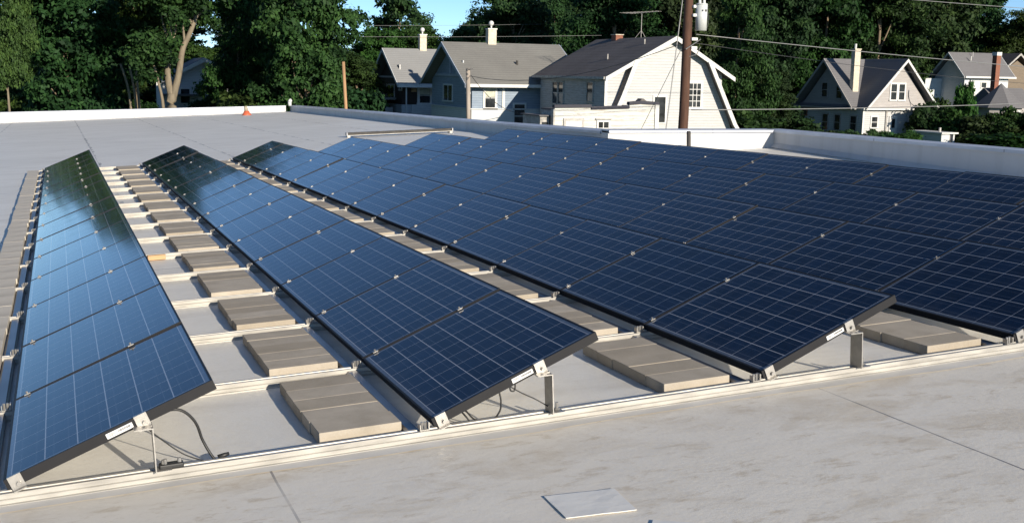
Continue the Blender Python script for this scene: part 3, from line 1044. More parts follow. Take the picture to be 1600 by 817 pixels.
for k in range(16): box(bm, 27.5 + k * 0.55, 27.58 + k * 0.55, 71.7, 72.44, 0.55, 0.66)
h.add('rafter_tails', bm, MAT['sid_blue_pale'])

# brown house
h = House('brown_house', 26.7, 87.6, 'dark brown house with tan grey gable roof, left of the blue house')
h.poly('wall', MAT['sid_brown'], [(88.3, -1.15), (88.3, 0.95), (91.85, 3.2), (96.0, 0.75), (96.0, -1.15)], 'x', 26.75, 34.5)
h.boxes('lower_wall', MAT['sid_bluegrey'], (26.70, 34.5, 88.25, 96.05, GZ, -1.17))
h.boxes('porch_rail', MAT['sid_white'], (27.2, 34.5, 87.0, 87.1, -3.0, -1.12))
h.gable_roof(MAT['roof_tan'], 'x', 26.01, 35.0, 86.88, 96.8, 0.56, 3.58, fascia=MAT['sid_bluegrey'], fw=0.24, vr=91.9)
h.boxes('gutter', MAT['trim'], (26.01, 35.0, 86.76, 86.875, 0.30, 0.58))
h.boxes('gable_belt', MAT['sid_bluegrey'], (26.64, 26.748, 88.4, 95.5, 1.05, 1.2))
h.window('-x', 26.75, 89.0, 90.3, 1.32, 2.05, cols=2, rows=1)
h.window('-x', 26.75, 90.7, 93.0, -0.75, 0.4, cols=2, rows=1)
h.window('-x', 26.75, 88.4, 89.0, 0.1, 0.6, cols=1, rows=1)
h.window('-y', 88.3, 28.3, 29.2, -1.0, 0.25, cols=1, rows=2, fr=0.22, curtain=True)
h.boxes('house_plaque', MAT['wood'], (27.55, 28.0, 88.22, 88.298, -0.1, 0.2))
bm = bmesh.new(); tube(bm, [(26.75, 87.0, 0.32), (26.75, 87.0, -3.7)], 0.06); h.add('downspout', bm, MAT['trim'])
h.chimney('chim_pale', 29.3, 29.9, 91.6, 92.2, 3.3, 4.75, pot='trim')
h.boxes('side_porch', MAT['sid_white'], (23.6, 26.5, 90.3, 93.0, -3.8, -1.45), (23.6, 23.75, 90.3, 90.45, -1.45, -0.82), (24.8, 24.95, 90.3, 90.45, -1.45, -0.82))
h.boxes('porch_roof', MAT['roof_tan'], (23.3, 26.7, 89.9, 93.3, -0.8, -0.62))

# white house with barn shaped gable
h = House('white_barn_house', 32.4, 60.9, 'white clapboard house with barn shaped gable, flared eaves and dark shingle roof')
FY = 60.9
h.poly('wall', MAT['sid_white'], [(32.4, GZ), (32.4, 1.50), (37.12, 3.98), (40.95, 1.95), (40.95, 0.2), (41.85, -1.86), (42.6, GZ)], 'y', FY, FY + 0.15)
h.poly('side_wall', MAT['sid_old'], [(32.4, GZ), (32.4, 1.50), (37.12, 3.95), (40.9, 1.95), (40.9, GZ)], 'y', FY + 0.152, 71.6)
RF = [(32.15, 1.50), (37.12, 4.18), (41.55, 1.62)]
bm = bmesh.new()
slab(bm, (RF[0][0], 60.35, RF[0][1]), (RF[0][0], 72.4, RF[0][1]), (37.12, 72.4, 4.18), (37.12, 60.35, 4.18), 0.14)
slab(bm, (RF[2][0], 60.35, RF[2][1]), (RF[2][0], 72.4, RF[2][1]), (37.12, 72.4, 4.18), (37.12, 60.35, 4.18), 0.14)
roof = h.add('roof', bm, MAT['roof_dark'])
bm = bmesh.new()
prism(bm, [(32.12, 1.49), (37.12, 4.17), (37.12, 3.88), (32.12, 1.22)], None, 'y', 60.28, 60.348)
prism(bm, [(41.6, 1.59), (37.121, 4.17), (37.121, 3.88), (41.6, 1.32)], None, 'y', 60.28, 60.348)
h.add('barge_board', bm, MAT['trim'])
for name, prof in (('flared_eave', [(39.75, 2.62), (40.95, 0.28), (41.85, -1.45), (42.25, -2.0), (42.9, -2.6)]),
                   ('flared_eave', [(34.10, 2.52), (33.25, 0.35), (32.65, -0.95), (32.2, -1.8), (31.7, -2.5)])):
    bm = bmesh.new()
    for (a, b), (c, d) in zip(prof, prof[1:]):
        slab(bm, (a, 60.3, b), (a, 60.895, b), (c, 60.895, d), (c, 60.3, d), 0.13)
    e_ = h.add(name, bm, MAT['roof_dark'])
    bm = bmesh.new()
    sgn = -1 if prof[0][0] > 37 else 1
    for (a, b), (c, d) in zip(prof, prof[1:]):
        prism(bm, [(a, b), (c, d), (c + sgn * 0.27, d - 0.05), (a + sgn * 0.27, b - 0.05)], None, 'y', 60.22, 60.298)
    h.add('fascia', bm, MAT['trim'], e_)
h.boxes('gutter', MAT['trim_old'], (32.02, 32.148, 60.4, 72.4, 1.34, 1.50))
h.boxes('corner_board', MAT['trim'], (32.34, 32.52, FY - 0.04, FY - 0.002, GZ, 1.45))
h.window('-y', FY, 38.5, 39.35, -0.36, 1.16, cols=3, rows=4, fr=0.16)
h.window('-y', FY, 35.95, 36.75, -1.37, 0.26, cols=1, rows=1, fr=0.11)
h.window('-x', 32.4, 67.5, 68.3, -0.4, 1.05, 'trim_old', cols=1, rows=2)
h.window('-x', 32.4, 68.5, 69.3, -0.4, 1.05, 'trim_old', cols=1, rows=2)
h.window('-x', 32.4, 62.7, 63.6, -0.1, 1.1, 'trim_old', cols=1, rows=1, fr=0.07)
h.chimney('brick', 36.85, 37.4, 68.6, 69.3, 3.7, 4.42, cap='chim_pale', cap_h=0.05)
h.poly('porch_hood', MAT['roof_dark'], [(33.3, -0.24), (33.75, 0.2), (33.85, 0.2), (34.5, -0.24)], 'y', 58.4, 59.0)
h.boxes('porch_wall', MAT['sid_old'], (33.4, 34.4, 58.5, 60.85, GZ, -0.26))
h.roof_pipe(34.3, 64.6, 2.6, 0.4, 0.05, 'trim_old'); h.roof_pipe(36.2, 63.0, 3.6, 0.4, 0.05, 'trim_old')
bm = bmesh.new()
for k in range(7): box(bm, 33.0, 33.02, 61.2, 61.22, 0, 0.01)
bm.free()
# roof antenna
an = empty('tv_antenna', Matrix.Translation((37.12, 65.3, 4.15)))
tag(an, 'thin rusty television antenna on the ridge of the white barn shaped house', 'antenna')
bm = bmesh.new(); tube(bm, [(0, 0, 0), (0, 0, 1.72)], 0.022); tube(bm, [(0, 0, 0.5), (-0.28, 0.3, 0)], 0.015); tube(bm, [(0, 0, 0.5), (0.3, -0.3, -0.15)], 0.015)
mesh_obj('mast', bm, MAT['trim_old'], an)
bm = bmesh.new(); tube(bm, [(-0.55, 1.25, 1.66), (0.55, -1.35, 1.72)], 0.018)
for k in range(11):
    t = k / 10; x, y, z = -0.55 + 1.1 * t, 1.25 - 2.6 * t, 1.66 + 0.06 * t
    L = 0.75 - 0.4 * t
    tube(bm, [(x - L * .9, y - L * .4, z + 0.02), (x + L * .9, y + L * .4, z + 0.02)], 0.008, n=4)
mesh_obj('boom', bm, MAT['trim_old'], an)

# peeling white shed in front of it
h = House('old_shed', 22.83, 46.83, 'peeling white flat topped shed with a plank door and small four pane window', 'shed')
h.poly('wall', MAT['sid_shed'], [(22.83, GZ), (22.83, 0.02), (24.8, 0.05), (24.83, 0.0), (26.9, 0.05), (26.95, 0.16), (27.6, 0.22), (28.4, 0.18), (28.4, GZ)], 'y', 46.83, 47.0)
h.boxes('side_wall', MAT['trim_old'], (22.84, 22.98, 47.002, 48.5, GZ, -0.2), (28.25, 28.39, 47.002, 48.5, GZ, -0.1))
h.boxes('roof', MAT['roof_dark'], (22.83, 28.4, 47.002, 48.6, -0.16, -0.08))
bm = bmesh.new()
for a, b, c, d in ((22.78, -0.03, 24.8, 0.0), (24.8, -0.10, 26.92, -0.04), (26.9, 0.14, 27.6, 0.20), (27.6, 0.20, 28.6, 0.15)):
    prism(bm, [(a, b), (c, d), (c, d + 0.15), (a, b + 0.15)], None, 'y', 46.75, 47.05)
h.add('tar_edge', bm, MAT['tar'])
h.boxes('corner_board', MAT['trim'], (28.402, 28.62, 46.76, 47.1, GZ, 0.15))
h.boxes('corner_post', MAT['trim_old'], (22.74, 22.828, 46.78, 47.1, GZ, -0.1))
d = h.boxes('door', MAT['trim'], (23.42, 24.3, 46.78, 46.828, -2.7, -0.66))
h.boxes('door_frame', MAT['trim_old'], (23.3, 23.418, 46.76, 46.828, -2.7, -0.54), (24.302, 24.42, 46.76, 46.828, -2.7, -0.54), (23.418, 24.302, 46.76, 46.828, -0.658, -0.54), parent=d)
h.window('-y', 46.83, 25.22, 25.78, -1.35, -0.72, 'trim', cols=2, rows=2, fr=0.09)
h.boxes('window_hood', MAT['trim_old'], (25.05, 25.95, 46.74, 46.829, -0.60, -0.54))
h.boxes('annex', MAT['trim_old'], (22.25, 22.73, 47.3, 49.6, GZ, -0.46))
h.boxes('annex_roof', MAT['roof_slate'], (22.15, 22.73, 47.15, 49.7, -0.455, -0.40))
h.boxes('annex_window', MAT['pane'], (22.35, 22.65, 47.27, 47.298, -1.3, -0.75))

# grey and white house with crossing gables
h = House('grey_gabled_house', 65.9, 77.7, 'grey and white house with two crossing steep gables and a tall narrow chimney')
h.boxes('lower_wall', MAT['sid_white'], (65.9, 73.0, 77.75, 87.2, GZ, -0.95))
h.poly('gable_wall', MAT['sid_grey'], [(66.3, -0.9), (69.8, 3.05), (73.1, -0.9)], 'y', 77.75, 83.0)
h.poly('side_gable_wall', MAT['sid_grey'], [(79.1, -0.9), (82.95, 3.0), (87.0, -0.9)], 'x', 65.95, 69.0)
h.gable_roof(MAT['roof_slate'], 'y', 77.1, 87.6, 65.75, 73.75, -0.85, 3.5, fascia=MAT['trim'], fw=0.22, vr=69.85, ends=(True, False))
h.gable_roof(MAT['roof_slate'], 'x', 65.25, 69.86, 78.55, 87.6, -0.78, 3.47, fascia=MAT['sid_grey'], fw=0.22, vr=82.95, name='cross_roof', ends=(True, False))
h.boxes('pent_eave', MAT['trim'], (65.6, 73.7, 77.3, 77.74, -1.02, -0.88))
h.boxes('side_pent_eave', MAT['sid_grey'], (65.45, 65.94, 78.4, 87.6, -1.02, -0.9))
h.boxes('corner_board', MAT['trim'], (65.84, 66.0, 77.68, 77.748, GZ, -1.03))
h.window('-y', 77.75, 68.75, 69.35, -0.1, 1.25, cols=1, rows=2, fr=0.14)
h.window('-y', 77.75, 69.62, 70.22, -0.1, 1.25, cols=1, rows=2, fr=0.14)
h.window('-y', 77.75, 66.85, 67.45, -2.55, -1.65, cols=1, rows=2)
h.window('-y', 77.75, 71.0, 71.6, -2.55, -1.65, cols=1, rows=2)
d = h.boxes('door', MAT['trim'], (68.75, 69.6, 77.66, 77.748, -3.6, -1.55))
h.boxes('door_window', MAT['pane'], (69.0, 69.35, 77.645, 77.658, -2.6, -1.8), parent=d)
bm = bmesh.new(); tube(bm, [(68.4, 77.68, -1.02), (68.4, 77.68, -3.7)], 0.09); h.add('downspout', bm, MAT['trim_old'])
bm = bmesh.new(); tube(bm, [(70.75, 77.6, -2.9), (70.75, 77.6, -2.5), (70.5, 77.6, -2.35), (70.5, 77.6, -2.05)], 0.08); h.add('vent_pipe', bm, MAT['trim_old'])
bm = bmesh.new(); tube(bm, [(73.4, 77.2, -0.95), (73.5, 77.25, -1.15), (73.1, 77.6, -1.25)], 0.07); h.add('gutter_elbow', bm, MAT['trim'])
bm = bmesh.new(); tube(bm, catmull([(70.7, 77.7, 0.75), (70.72, 77.7, 0.2), (71.0, 77.69, -0.4), (71.4, 77.2, -0.95), (72.0, 77.65, -2.2)], 6), 0.025); h.add('service_cable', bm, MAT['wire_dark'])
for a0, a1, z0, z1 in ((83.1, 83.9, 0.0, 1.25), (80.9, 81.7, -0.1, 1.25)):
    h.window('-x', 65.95, a0, a1, z0, z1, 'sid_grey', cols=1, rows=2)
for a0, a1, z0, z1 in ((82.7, 83.5, -3.0, -1.6), (80.9, 81.7, -2.95, -1.6), (78.6, 79.4, -2.9, -1.65)):
    h.window('-x', 65.9, a0, a1, z0, z1, 'sid_grey', cols=1, rows=2)
h.window('-x', 65.9, 86.0, 86.7, -1.75, -1.35, 'brick', cols=1, rows=1)
h.chimney('chim_pale', 66.3, 66.9, 79.9, 80.4, -0.2, 4.25, cap='chim_pale', pot=None)
bm = bmesh.new(); tube(bm, [(66.45, 80.1, 4.33), (66.45, 80.1, 4.75)], 0.1, 0.12, 8); h.add('flue', bm, MAT['tank'])

# small flat shed right of it
h = House('flat_shed', 66.4, 68.4, 'small pale flat roofed shed with a dark doorway, right of the bright bushes', 'shed')
h.boxes('wall', MAT['sid_bluegrey'], (66.4, 67.25, 68.4, 72.0, GZ, -2.62), (67.6, 67.75, 68.4, 72.0, GZ, -2.62), (67.25, 67.6, 68.6, 72.0, GZ, -2.62))
h.boxes('roof', MAT['trim'], (66.25, 67.95, 68.2, 72.2, -2.618, -2.5))
h.boxes('doorway', MAT['ink'], (67.252, 67.598, 68.57, 68.598, GZ, -2.7))
h.roof_pipe(66.9, 69.2, -2.5, 0.35, 0.1, 'trim_old')

# pale house far right
h = House('pale_far_house', 97.0, 99.3, 'pale house with a plain grey gable roof beside a tall red chimney')
h.poly('wall', MAT['sid_bluegrey'], [(99.3, GZ), (99.3, 2.1), (101.6, 4.6), (104.2, 2.1), (104.2, GZ)], 'x', 96.9, 103.4)
h.gable_roof(MAT['roof_slate'], 'x', 96.33, 103.9, 98.7, 104.7, 2.15, 4.95, fascia=MAT['sid_bluegrey'], vr=101.6)
h.boxes('gutter', MAT['trim'], (96.4, 103.9, 98.58, 98.695, 2.0, 2.2))
h.window('-y', 99.3, 99.4, 100.1, 0.95, 1.5, cols=1, rows=1)
h.window('-y', 99.3, 97.2, 98.4, -1.1, 0.9, 'trim', cols=1, rows=1, fr=0.3)
h.roof_pipe(98.6, 100.4, 4.0, 0.5, 0.06, 'trim'); h.roof_pipe(99.4, 101.0, 4.4, 0.6, 0.03, 'trim')
h.boxes('wing', MAT['sid_bluegrey'], (94.5, 96.9, 103.0, 108.0, GZ, 1.9))

# turret roofed house with red chimney
h = House('turret_house', 89.0, 85.4, 'low dark house under a many sided peaked roof with tall red brick chimney')
bm = bmesh.new()
n = 8
cx, cy = 89.0, 85.6
ring = [bm.verts.new((cx + 2.75 * math.cos((k + .5) * 2 * math.pi / n), cy + 2.75 * math.sin((k + .5) * 2 * math.pi / n), -0.95)) for k in range(n)]
ap = bm.verts.new((cx, cy, 1.5))
for k in range(n): bm.faces.new((ring[k], ring[(k + 1) % n], ap))
bm.faces.new(ring[::-1])
h.add('roof', bm, MAT['roof_slate'])
bm = bmesh.new()
prism(bm, [(cx + 2.3 * math.cos((k + .5) * 2 * math.pi / n), cy + 2.3 * math.sin((k + .5) * 2 * math.pi / n)) for k in range(n)], None, 'z', GZ, -0.96)
h.add('wall', bm, MAT['sid_grey'])
h.window('-y', cy - 2.125, 88.5, 89.5, -2.4, -1.3, cols=1, rows=2)
h.chimney('brick', 90.35, 90.9, 87.9, 88.5, GZ, 4.3, cap='trim', cap_h=0.35)
h.boxes('rear_wing', MAT['sid_grey'], (89.5, 95.0, 87.0, 91.0, GZ, -0.9))
h.poly('rear_roof', MAT['roof_slate'], [(86.5, -0.89), (89.0, 1.0), (91.5, -0.89)], 'x', 90.0, 95.2)

# two roofs half lost in the trees
h = House('dark_roofed_house', 97.5, 113.0, 'dim house with a dark gable roof in the trees behind the pale house')
h.boxes('wall', MAT['sid_bluegrey'], (95.0, 101.5, 111.0, 118.0, GZ, 2.2))
h.gable_roof(MAT['roof_dark'], 'x', 94.4, 102.2, 110.4, 118.6, 2.2, 5.6)
h = House('tan_gabled_house', 106.0, 103.0, 'tan gabled house mostly hidden at the right edge behind the red chimney')
h.poly('wall', MAT['sid_tan'], [(105.6, GZ), (105.6, 2.6), (108.2, 4.2), (111.0, 2.6), (111.0, GZ)], 'y', 103.0, 110.0)
h.gable_roof(MAT['roof_dark'], 'y', 102.6, 110.4, 105.0, 111.5, 2.5, 5.1, fascia=MAT['trim_old'])

# white house behind the forked tree
h = House('white_far_house', 8.6, 106.0, 'pale house half hidden behind the forked tree trunk')
h.poly('wall', MAT['sid_bluegrey'], [(8.8, GZ), (8.8, 0.35), (12.6, 2.35), (16.4, 0.35), (16.4, GZ)], 'y', 106.5, 115.0)
h.gable_roof(MAT['roof_slate'], 'y', 105.9, 115.4, 8.2, 17.0, 0.2, 2.55, fascia=MAT['trim'], fw=0.3)
h.window('-y', 106.5, 10.4, 11.2, -1.7, -0.4); h.window('-y', 106.5, 13.0, 13.9, -1.7, -0.4)
h.boxes('porch_roof', MAT['roof_dark'], (8.6, 12.4, 104.4, 106.45, -1.0, -0.85))

# ------------------------------------------------------------------ poles and wires
p = empty('utility_pole', Matrix.Translation((23.42, 35.35, GZ)))
tag(p, 'tall dark brown wooden utility pole in front of the white barn shaped house', 'utility pole')
bm = bmesh.new(); tube(bm, [(0, 0, 0), (0.3, 0.35, 4.0), (0.62, 0.9, 8.0), (1.0, 1.45, 13.0)], 0.215, 0.16, 14)
mesh_obj('shaft', bm, MAT['pole'], p, True)
for z in (8.15, 7.8, 6.85, 6.5):
    q = 0.08 * z
    bm = bmesh.new(); box(bm, q + 0.07, q + 0.34, 0.11 * z - 0.26, 0.11 * z - 0.10, z, z + 0.12); bevel(bm, 0.015)
    mesh_obj('bracket', bm, MAT['porcelain'], p)
bm = bmesh.new(); tube(bm, [(0.52, 0.58, 6.55), (0.35, 0.5, 6.5), (0.9, 0.3, 6.9)], 0.02, n=5); tube(bm, [(0.5, 0.5, 6.2), (0.75, 0.3, 6.3), (0.85, 0.2, 6.6)], 0.02, n=5)
mesh_obj('wire_hook', bm, MAT['wire'], p)
t = empty('transformer', Matrix.Translation((24.50, 35.98, 3.46)))
tag(t, 'pale grey cylindrical transformer hung on the utility pole', 'transformer')
bm = bmesh.new(); tube(bm, [(0, 0, 0.0), (0, 0, 1.02)], 0.235, 0.235, 20); tube(bm, [(0, 0, 1.02), (0, 0, 1.07)], 0.25, 0.22, 20)
mesh_obj('tank', bm, MAT['tank'], t, True)
for x in (-0.1, 0.1):
    bm = bmesh.new(); tube(bm, [(x, 0, 1.07), (x, 0, 1.2), (x, 0, 1.42)], 0.07, 0.035, 10); mesh_obj('bushing', bm, MAT['porcelain'], t, True)
bm = bmesh.new(); box(bm, 0.02, 0.1, -0.26, -0.22, 0.75, 0.83); box(bm, -0.1, -0.06, -0.25, -0.22, 0.76, 0.82); mesh_obj('lug', bm, MAT['ink'], t)
bm = bmesh.new(); tube(bm, catmull([(0.24, 0, 0.9), (0.36, 0.05, 0.6), (0.34, 0.05, 0.2), (0.2, 0.1, -0.05)], 5), 0.014, n=5); mesh_obj('lead', bm, MAT['wire_dark'], t)

def pole(label, mat, base, top, r0, r1, name='wooden_pole'):
    root = empty(name, Matrix.Translation(base)); tag(root, label, 'pole')
    bm = bmesh.new(); tube(bm, [(0, 0, 0), Vector(top) - Vector(base)], r0, r1, 10); mesh_obj('shaft', bm, MAT[mat], root, True)
    return root


pole('short bare tan wooden pole standing in front of the dark trees left of the houses', 'pole_tan', (17.75, 69.6, GZ), (17.55, 70.0, 2.16), 0.13, 0.10)
p2 = pole('short weathered grey wooden pole at the corner of the blue house', 'pole_grey', (23.6, 61.9, GZ), (23.55, 62.1, 1.87), 0.15, 0.13)
bm = bmesh.new()
for z in (5.5, 5.25, 5.0): box(bm, -0.24, -0.14, -0.1, 0.0, z, z + 0.12)
box(bm, -0.17, 0.18, -0.05, 0.05, 5.6, 5.66)
mesh_obj('insulator', bm, MAT['wire_dark'], p2)


def wire(label, a, b, s, r=0.018, mat='wire', n=16):
    bm = bmesh.new()
    tube(bm, sag(a, b, s, n), r, n=5)
    o = mesh_obj('power_line', bm, MAT[mat], smooth=True)
    tag(o, label, 'power line')


wire('dark wire sagging from the utility pole to the short grey pole', (23.62, 36.1, 2.9), (23.62, 62.0, 1.4), 0.75, 0.016, 'wire_dark')
wire('dark wire dropping from the short grey pole to the blue house lower window', (23.7, 61.95, 1.45), (30.9, 72.3, -1.2), 0.5, 0.02, 'wire_dark')
wire('upper pale wire running from the utility pole to the right edge', (24.25, 35.9, 3.3), (64.0, 46.2, 2.05), 0.12, 0.019)
wire('thin dull wire below the upper pale wire at right', (24.25, 35.9, 2.95), (70.0, 56.0, 1.3), 0.3, 0.012, 'wire_dark')
wire('lower pale wire running level to the right in front of the grey gabled house', (23.95, 35.5, 0.28), (62.0, 41.5, 1.25), 0.22, 0.02)
wire('high wire crossing the top right corner', (30.0, 43.6, 6.1), (60.0, 45.8, 5.65), 0.1, 0.017)
wire('faint distant wire above the brown house chimney', (10.0, 92.0, 5.1), (46.0, 103.5, 6.6), 0.15, 0.012)
wire('faint distant wire level with the brown house chimney top', (10.0, 93.0, 4.25), (46.0, 90.0, 5.15), 0.15, 0.012)
wire('taut pale guy wire slanting past the utility pole to the ground', (24.15, 36.6, 6.6), (23.05, 36.0, -0.9), 0.0, 0.024)
wire('thin guy wire from the utility pole down in front of the white house wall', (23.7, 36.1, 2.7), (23.2, 38.6, -0.9), 0.0, 0.012, 'wire')

TREES = [
    (-3.47, 83.59, 4.29, 13.13, 'high_a', 1.35, 'bright green tree at the left edge with its bare trunk showing low down'),
    (0.54, 88.55, 9.95, 14.77, 'full_a', 0.8, 'broad dark leafy tree filling the upper left, foliage down to the parapet'),
    (5.72, 93.05, 7.79, 15.00, 'high_b', 0.8, 'dark tree with three bare stems beside the forked tree'),
    (13.75, 92.08, 7.96, 15.36, 'full_b', 1.0, 'full green tree just right of the forked trunk'),
    (17.40, 81.93, 8.26, 14.36, 'full_a', 1.15, 'tall bushy green tree left of the short tan pole'),
    (18.34, 101.16, 7.63, 15.31, 'airy_a', 0.95, 'loose crowned tree behind the two bushy trees at left'),
    (23.90, 92.45, 5.53, 6.84, 'full_b', 0.8, 'low dark tree between the tan pole and the brown house'),
    (38.93, 132.28, 10.67, 14.89, 'airy_b', 0.9, 'distant tree rising against the sky above the brown house'),
    (31.21, 113.53, 6.78, 10.11, 'full_a', 1.1, 'mid green tree directly behind the brown house gable'),
    (36.47, 115.82, 7.70, 10.07, 'full_b', 1.3, 'pale green tree behind the brown house chimney'),
    (42.35, 117.87, 6.50, 10.74, 'full_a', 1.5, 'yellowish green tree between the two pale chimneys'),
    (43.72, 106.45, 10.99, 14.75, 'high_a', 0.9, 'tall tree behind the blue house roof'),
    (51.14, 138.38, 7.62, 12.96, 'airy_a', 0.95, 'thin distant tree left of the tan chimney'),
    (56.81, 125.26, 7.11, 15.00, 'full_b', 0.9, 'distant tree right of the blue house ridge'),
    (49.13, 93.43, 10.06, 16.27, 'full_b', 0.7, 'dark tree behind the roof antenna'),
    (56.82, 94.77, 10.75, 17.42, 'full_a', 0.75, 'dark tree behind the barn roofed white house peak'),
    (53.30, 78.73, 7.05, 15.79, 'full_b', 0.85, 'large tree right of the utility pole transformer'),
    (69.47, 96.34, 8.66, 17.58, 'high_b', 0.7, 'dark tall tree left of the grey gabled house'),
    (80.03, 103.08, 10.84, 18.70, 'full_a', 0.75, 'dark spreading tree behind the grey gabled house dormer'),
    (88.42, 104.15, 11.93, 19.97, 'full_b', 0.7, 'dark tall tree behind the grey house chimney'),
    (100.38, 108.16, 11.86, 20.19, 'full_a', 0.8, 'dark tree behind the pale house at far right'),
    (113.05, 114.08, 10.16, 17.80, 'airy_b', 0.85, 'loose topped tree above the red chimney'),
    (114.65, 109.10, 9.07, 14.59, 'full_b', 0.9, 'rounded tree at the right edge under open sky'),
    (57.24, 79.36, 4.43, 6.10, 'full_b', 0.6, 'low dark tree between the two white houses'),
    (15.19, 130.71, 8.07, 8.09, 'full_a', 1.0, 'small distant tree behind the white gable at left'),
    (-4.67, 125.44, 10.66, 8.15, 'full_b', 0.9, 'mid height tree behind the left edge tree'),
    (3.55, 128.74, 12.60, 11.25, 'full_a', 0.75, 'dark background tree behind the broad leafy tree'),
    (111.31, 125.65, 23.49, 20.43, 'full_b', 0.65, 'deep background tree behind the right hand houses'),
    (79.93, 127.08, 20.33, 19.02, 'full_a', 0.65, 'deep background tree behind the utility pole'),
    (72.27, 146.42, 18.63, 19.15, 'full_b', 0.7, 'deep background tree right of the blue house'),
    (103.05, 139.78, 21.12, 22.04, 'full_a', 0.7, 'deep background tree behind the low dark tree'),
    (-2.49, 139.83, 14.16, 15.23, 'full_b', 0.65, 'deep background tree behind the upper left maple'),
    (11.69, 142.97, 15.02, 14.53, 'full_a', 0.6, 'deep background tree between the bare stems and the forked tree'),
    (21.74, 134.67, 14.59, 16.00, 'full_b', 0.7, 'deep background tree behind the two bushy trees'),
    (30.52, 137.76, 12.03, 9.40, 'full_b', 0.8, 'background tree low behind the tan pole'),
    (12.91, 120.72, 6.10, 6.17, 'full_b', 0.8, 'low tree beside the white gable at left'),
    (55.48, 136.67, 12.70, 14.31, 'full_a', 0.7, 'background tree behind the tan chimney'),
    (67.26, 121.16, 13.44, 17.97, 'full_a', 0.6, 'background tree between the antenna and the utility pole'),
    (79.78, 116.25, 13.44, 16.63, 'full_b', 0.6, 'background tree right of the transformer'),
    (97.28, 120.27, 16.94, 18.51, 'full_b', 0.6, 'background tree between the two right hand houses'),
    (118.04, 123.01, 14.46, 13.33, 'full_b', 0.7, 'background tree above the pale far house roof'),
    (41.45, 125.85, 11.43, 9.30, 'full_b', 0.9, 'low background tree behind the blue house gable'),
    (132.75, 133.57, 17.79, 15.14, 'full_a', 0.7, 'deep background tree behind the red chimney'),
]
BUSHES = [
    (71.91, 75.78, 3.95, 4.00, 'bush_a', 0.8, 'tall leafy bush right of the grey house gable end'),
    (72.44, 73.40, 4.43, 3.35, 'bush_b', 0.75, 'wide dark bush below the pale house at far right'),
    (73.24, 70.91, 4.34, 3.06, 'bush_a', 0.7, 'dark bush in front of the peaked turret roof'),
    (74.82, 69.19, 4.29, 3.77, 'bush_b', 0.75, 'dark bush at the right edge below the turret'),
    (73.48, 71.90, 4.38, 2.04, 'bush_b', 0.6, 'low shady bush right of the small flat shed'),
    (70.34, 65.51, 5.08, 1.56, 'bush_a', 0.6, 'low shady bush at the right edge above the parapet'),
    (78.66, 84.02, 3.11, 5.22, 'bush_b', 1.0, 'shrub at the corner of the pale far house'),
    (83.50, 84.30, 2.15, 6.04, 'bush_a', 1.3, 'slim light green shrub before the pale house wall'),
    (62.50, 71.85, 2.00, 1.55, 'bush_a', 1.5, 'round bright bush under the grey house front window'),
    (63.04, 70.55, 1.66, 1.41, 'bush_b', 1.4, 'bright bush beside the grey house door'),
    (63.70, 69.20, 2.06, 1.63, 'bush_b', 1.5, 'bright leafy bush left of the small flat shed'),
    (58.49, 75.60, 2.68, 1.47, 'bush_a', 0.7, 'dark bush at the far end of the grey house side'),
    (59.61, 74.08, 2.44, 1.33, 'bush_b', 0.8, 'dark bush below the grey house side windows'),
    (60.54, 72.62, 2.21, 1.46, 'bush_a', 1.1, 'green bush at the near corner of the grey house side'),
    (50.94, 73.12, 5.59, 3.22, 'bush_b', 0.6, 'dark undergrowth bush right of the flared white house'),
    (59.71, 80.57, 5.08, 3.32, 'bush_a', 0.6, 'dark undergrowth bush left of the grey house'),
    (6.05, 96.19, 3.22, 2.98, 'bush_a', 0.6, 'low dark bush under the three bare stems'),
    (12.15, 97.06, 3.32, 3.57, 'bush_b', 0.8, 'low green bush in front of the white house at left'),
    (-0.93, 97.84, 4.78, 3.67, 'bush_a', 0.7, 'tall dark bush under the upper left maple'),
    (2.30, 97.66, 4.83, 3.55, 'bush_b', 0.65, 'dark bush right of the upper left maple trunk'),
    (14.50, 87.42, 5.59, 4.39, 'bush_a', 0.9, 'tall green bush under the full tree'),
    (17.43, 84.10, 5.47, 4.38, 'bush_b', 1.0, 'tall green bush under the bushy tree left of the tan pole'),
    (21.36, 84.73, 4.57, 4.68, 'bush_a', 0.8, 'tall dark bush right of the tan pole'),
    (38.94, 94.17, 7.11, 6.31, 'bush_b', 0.8, 'bush glimpsed behind the blue house roof'),
    (-2.77, 94.20, 3.56, 3.45, 'bush_b', 1.1, 'light bush at the foot of the left edge tree'),
]

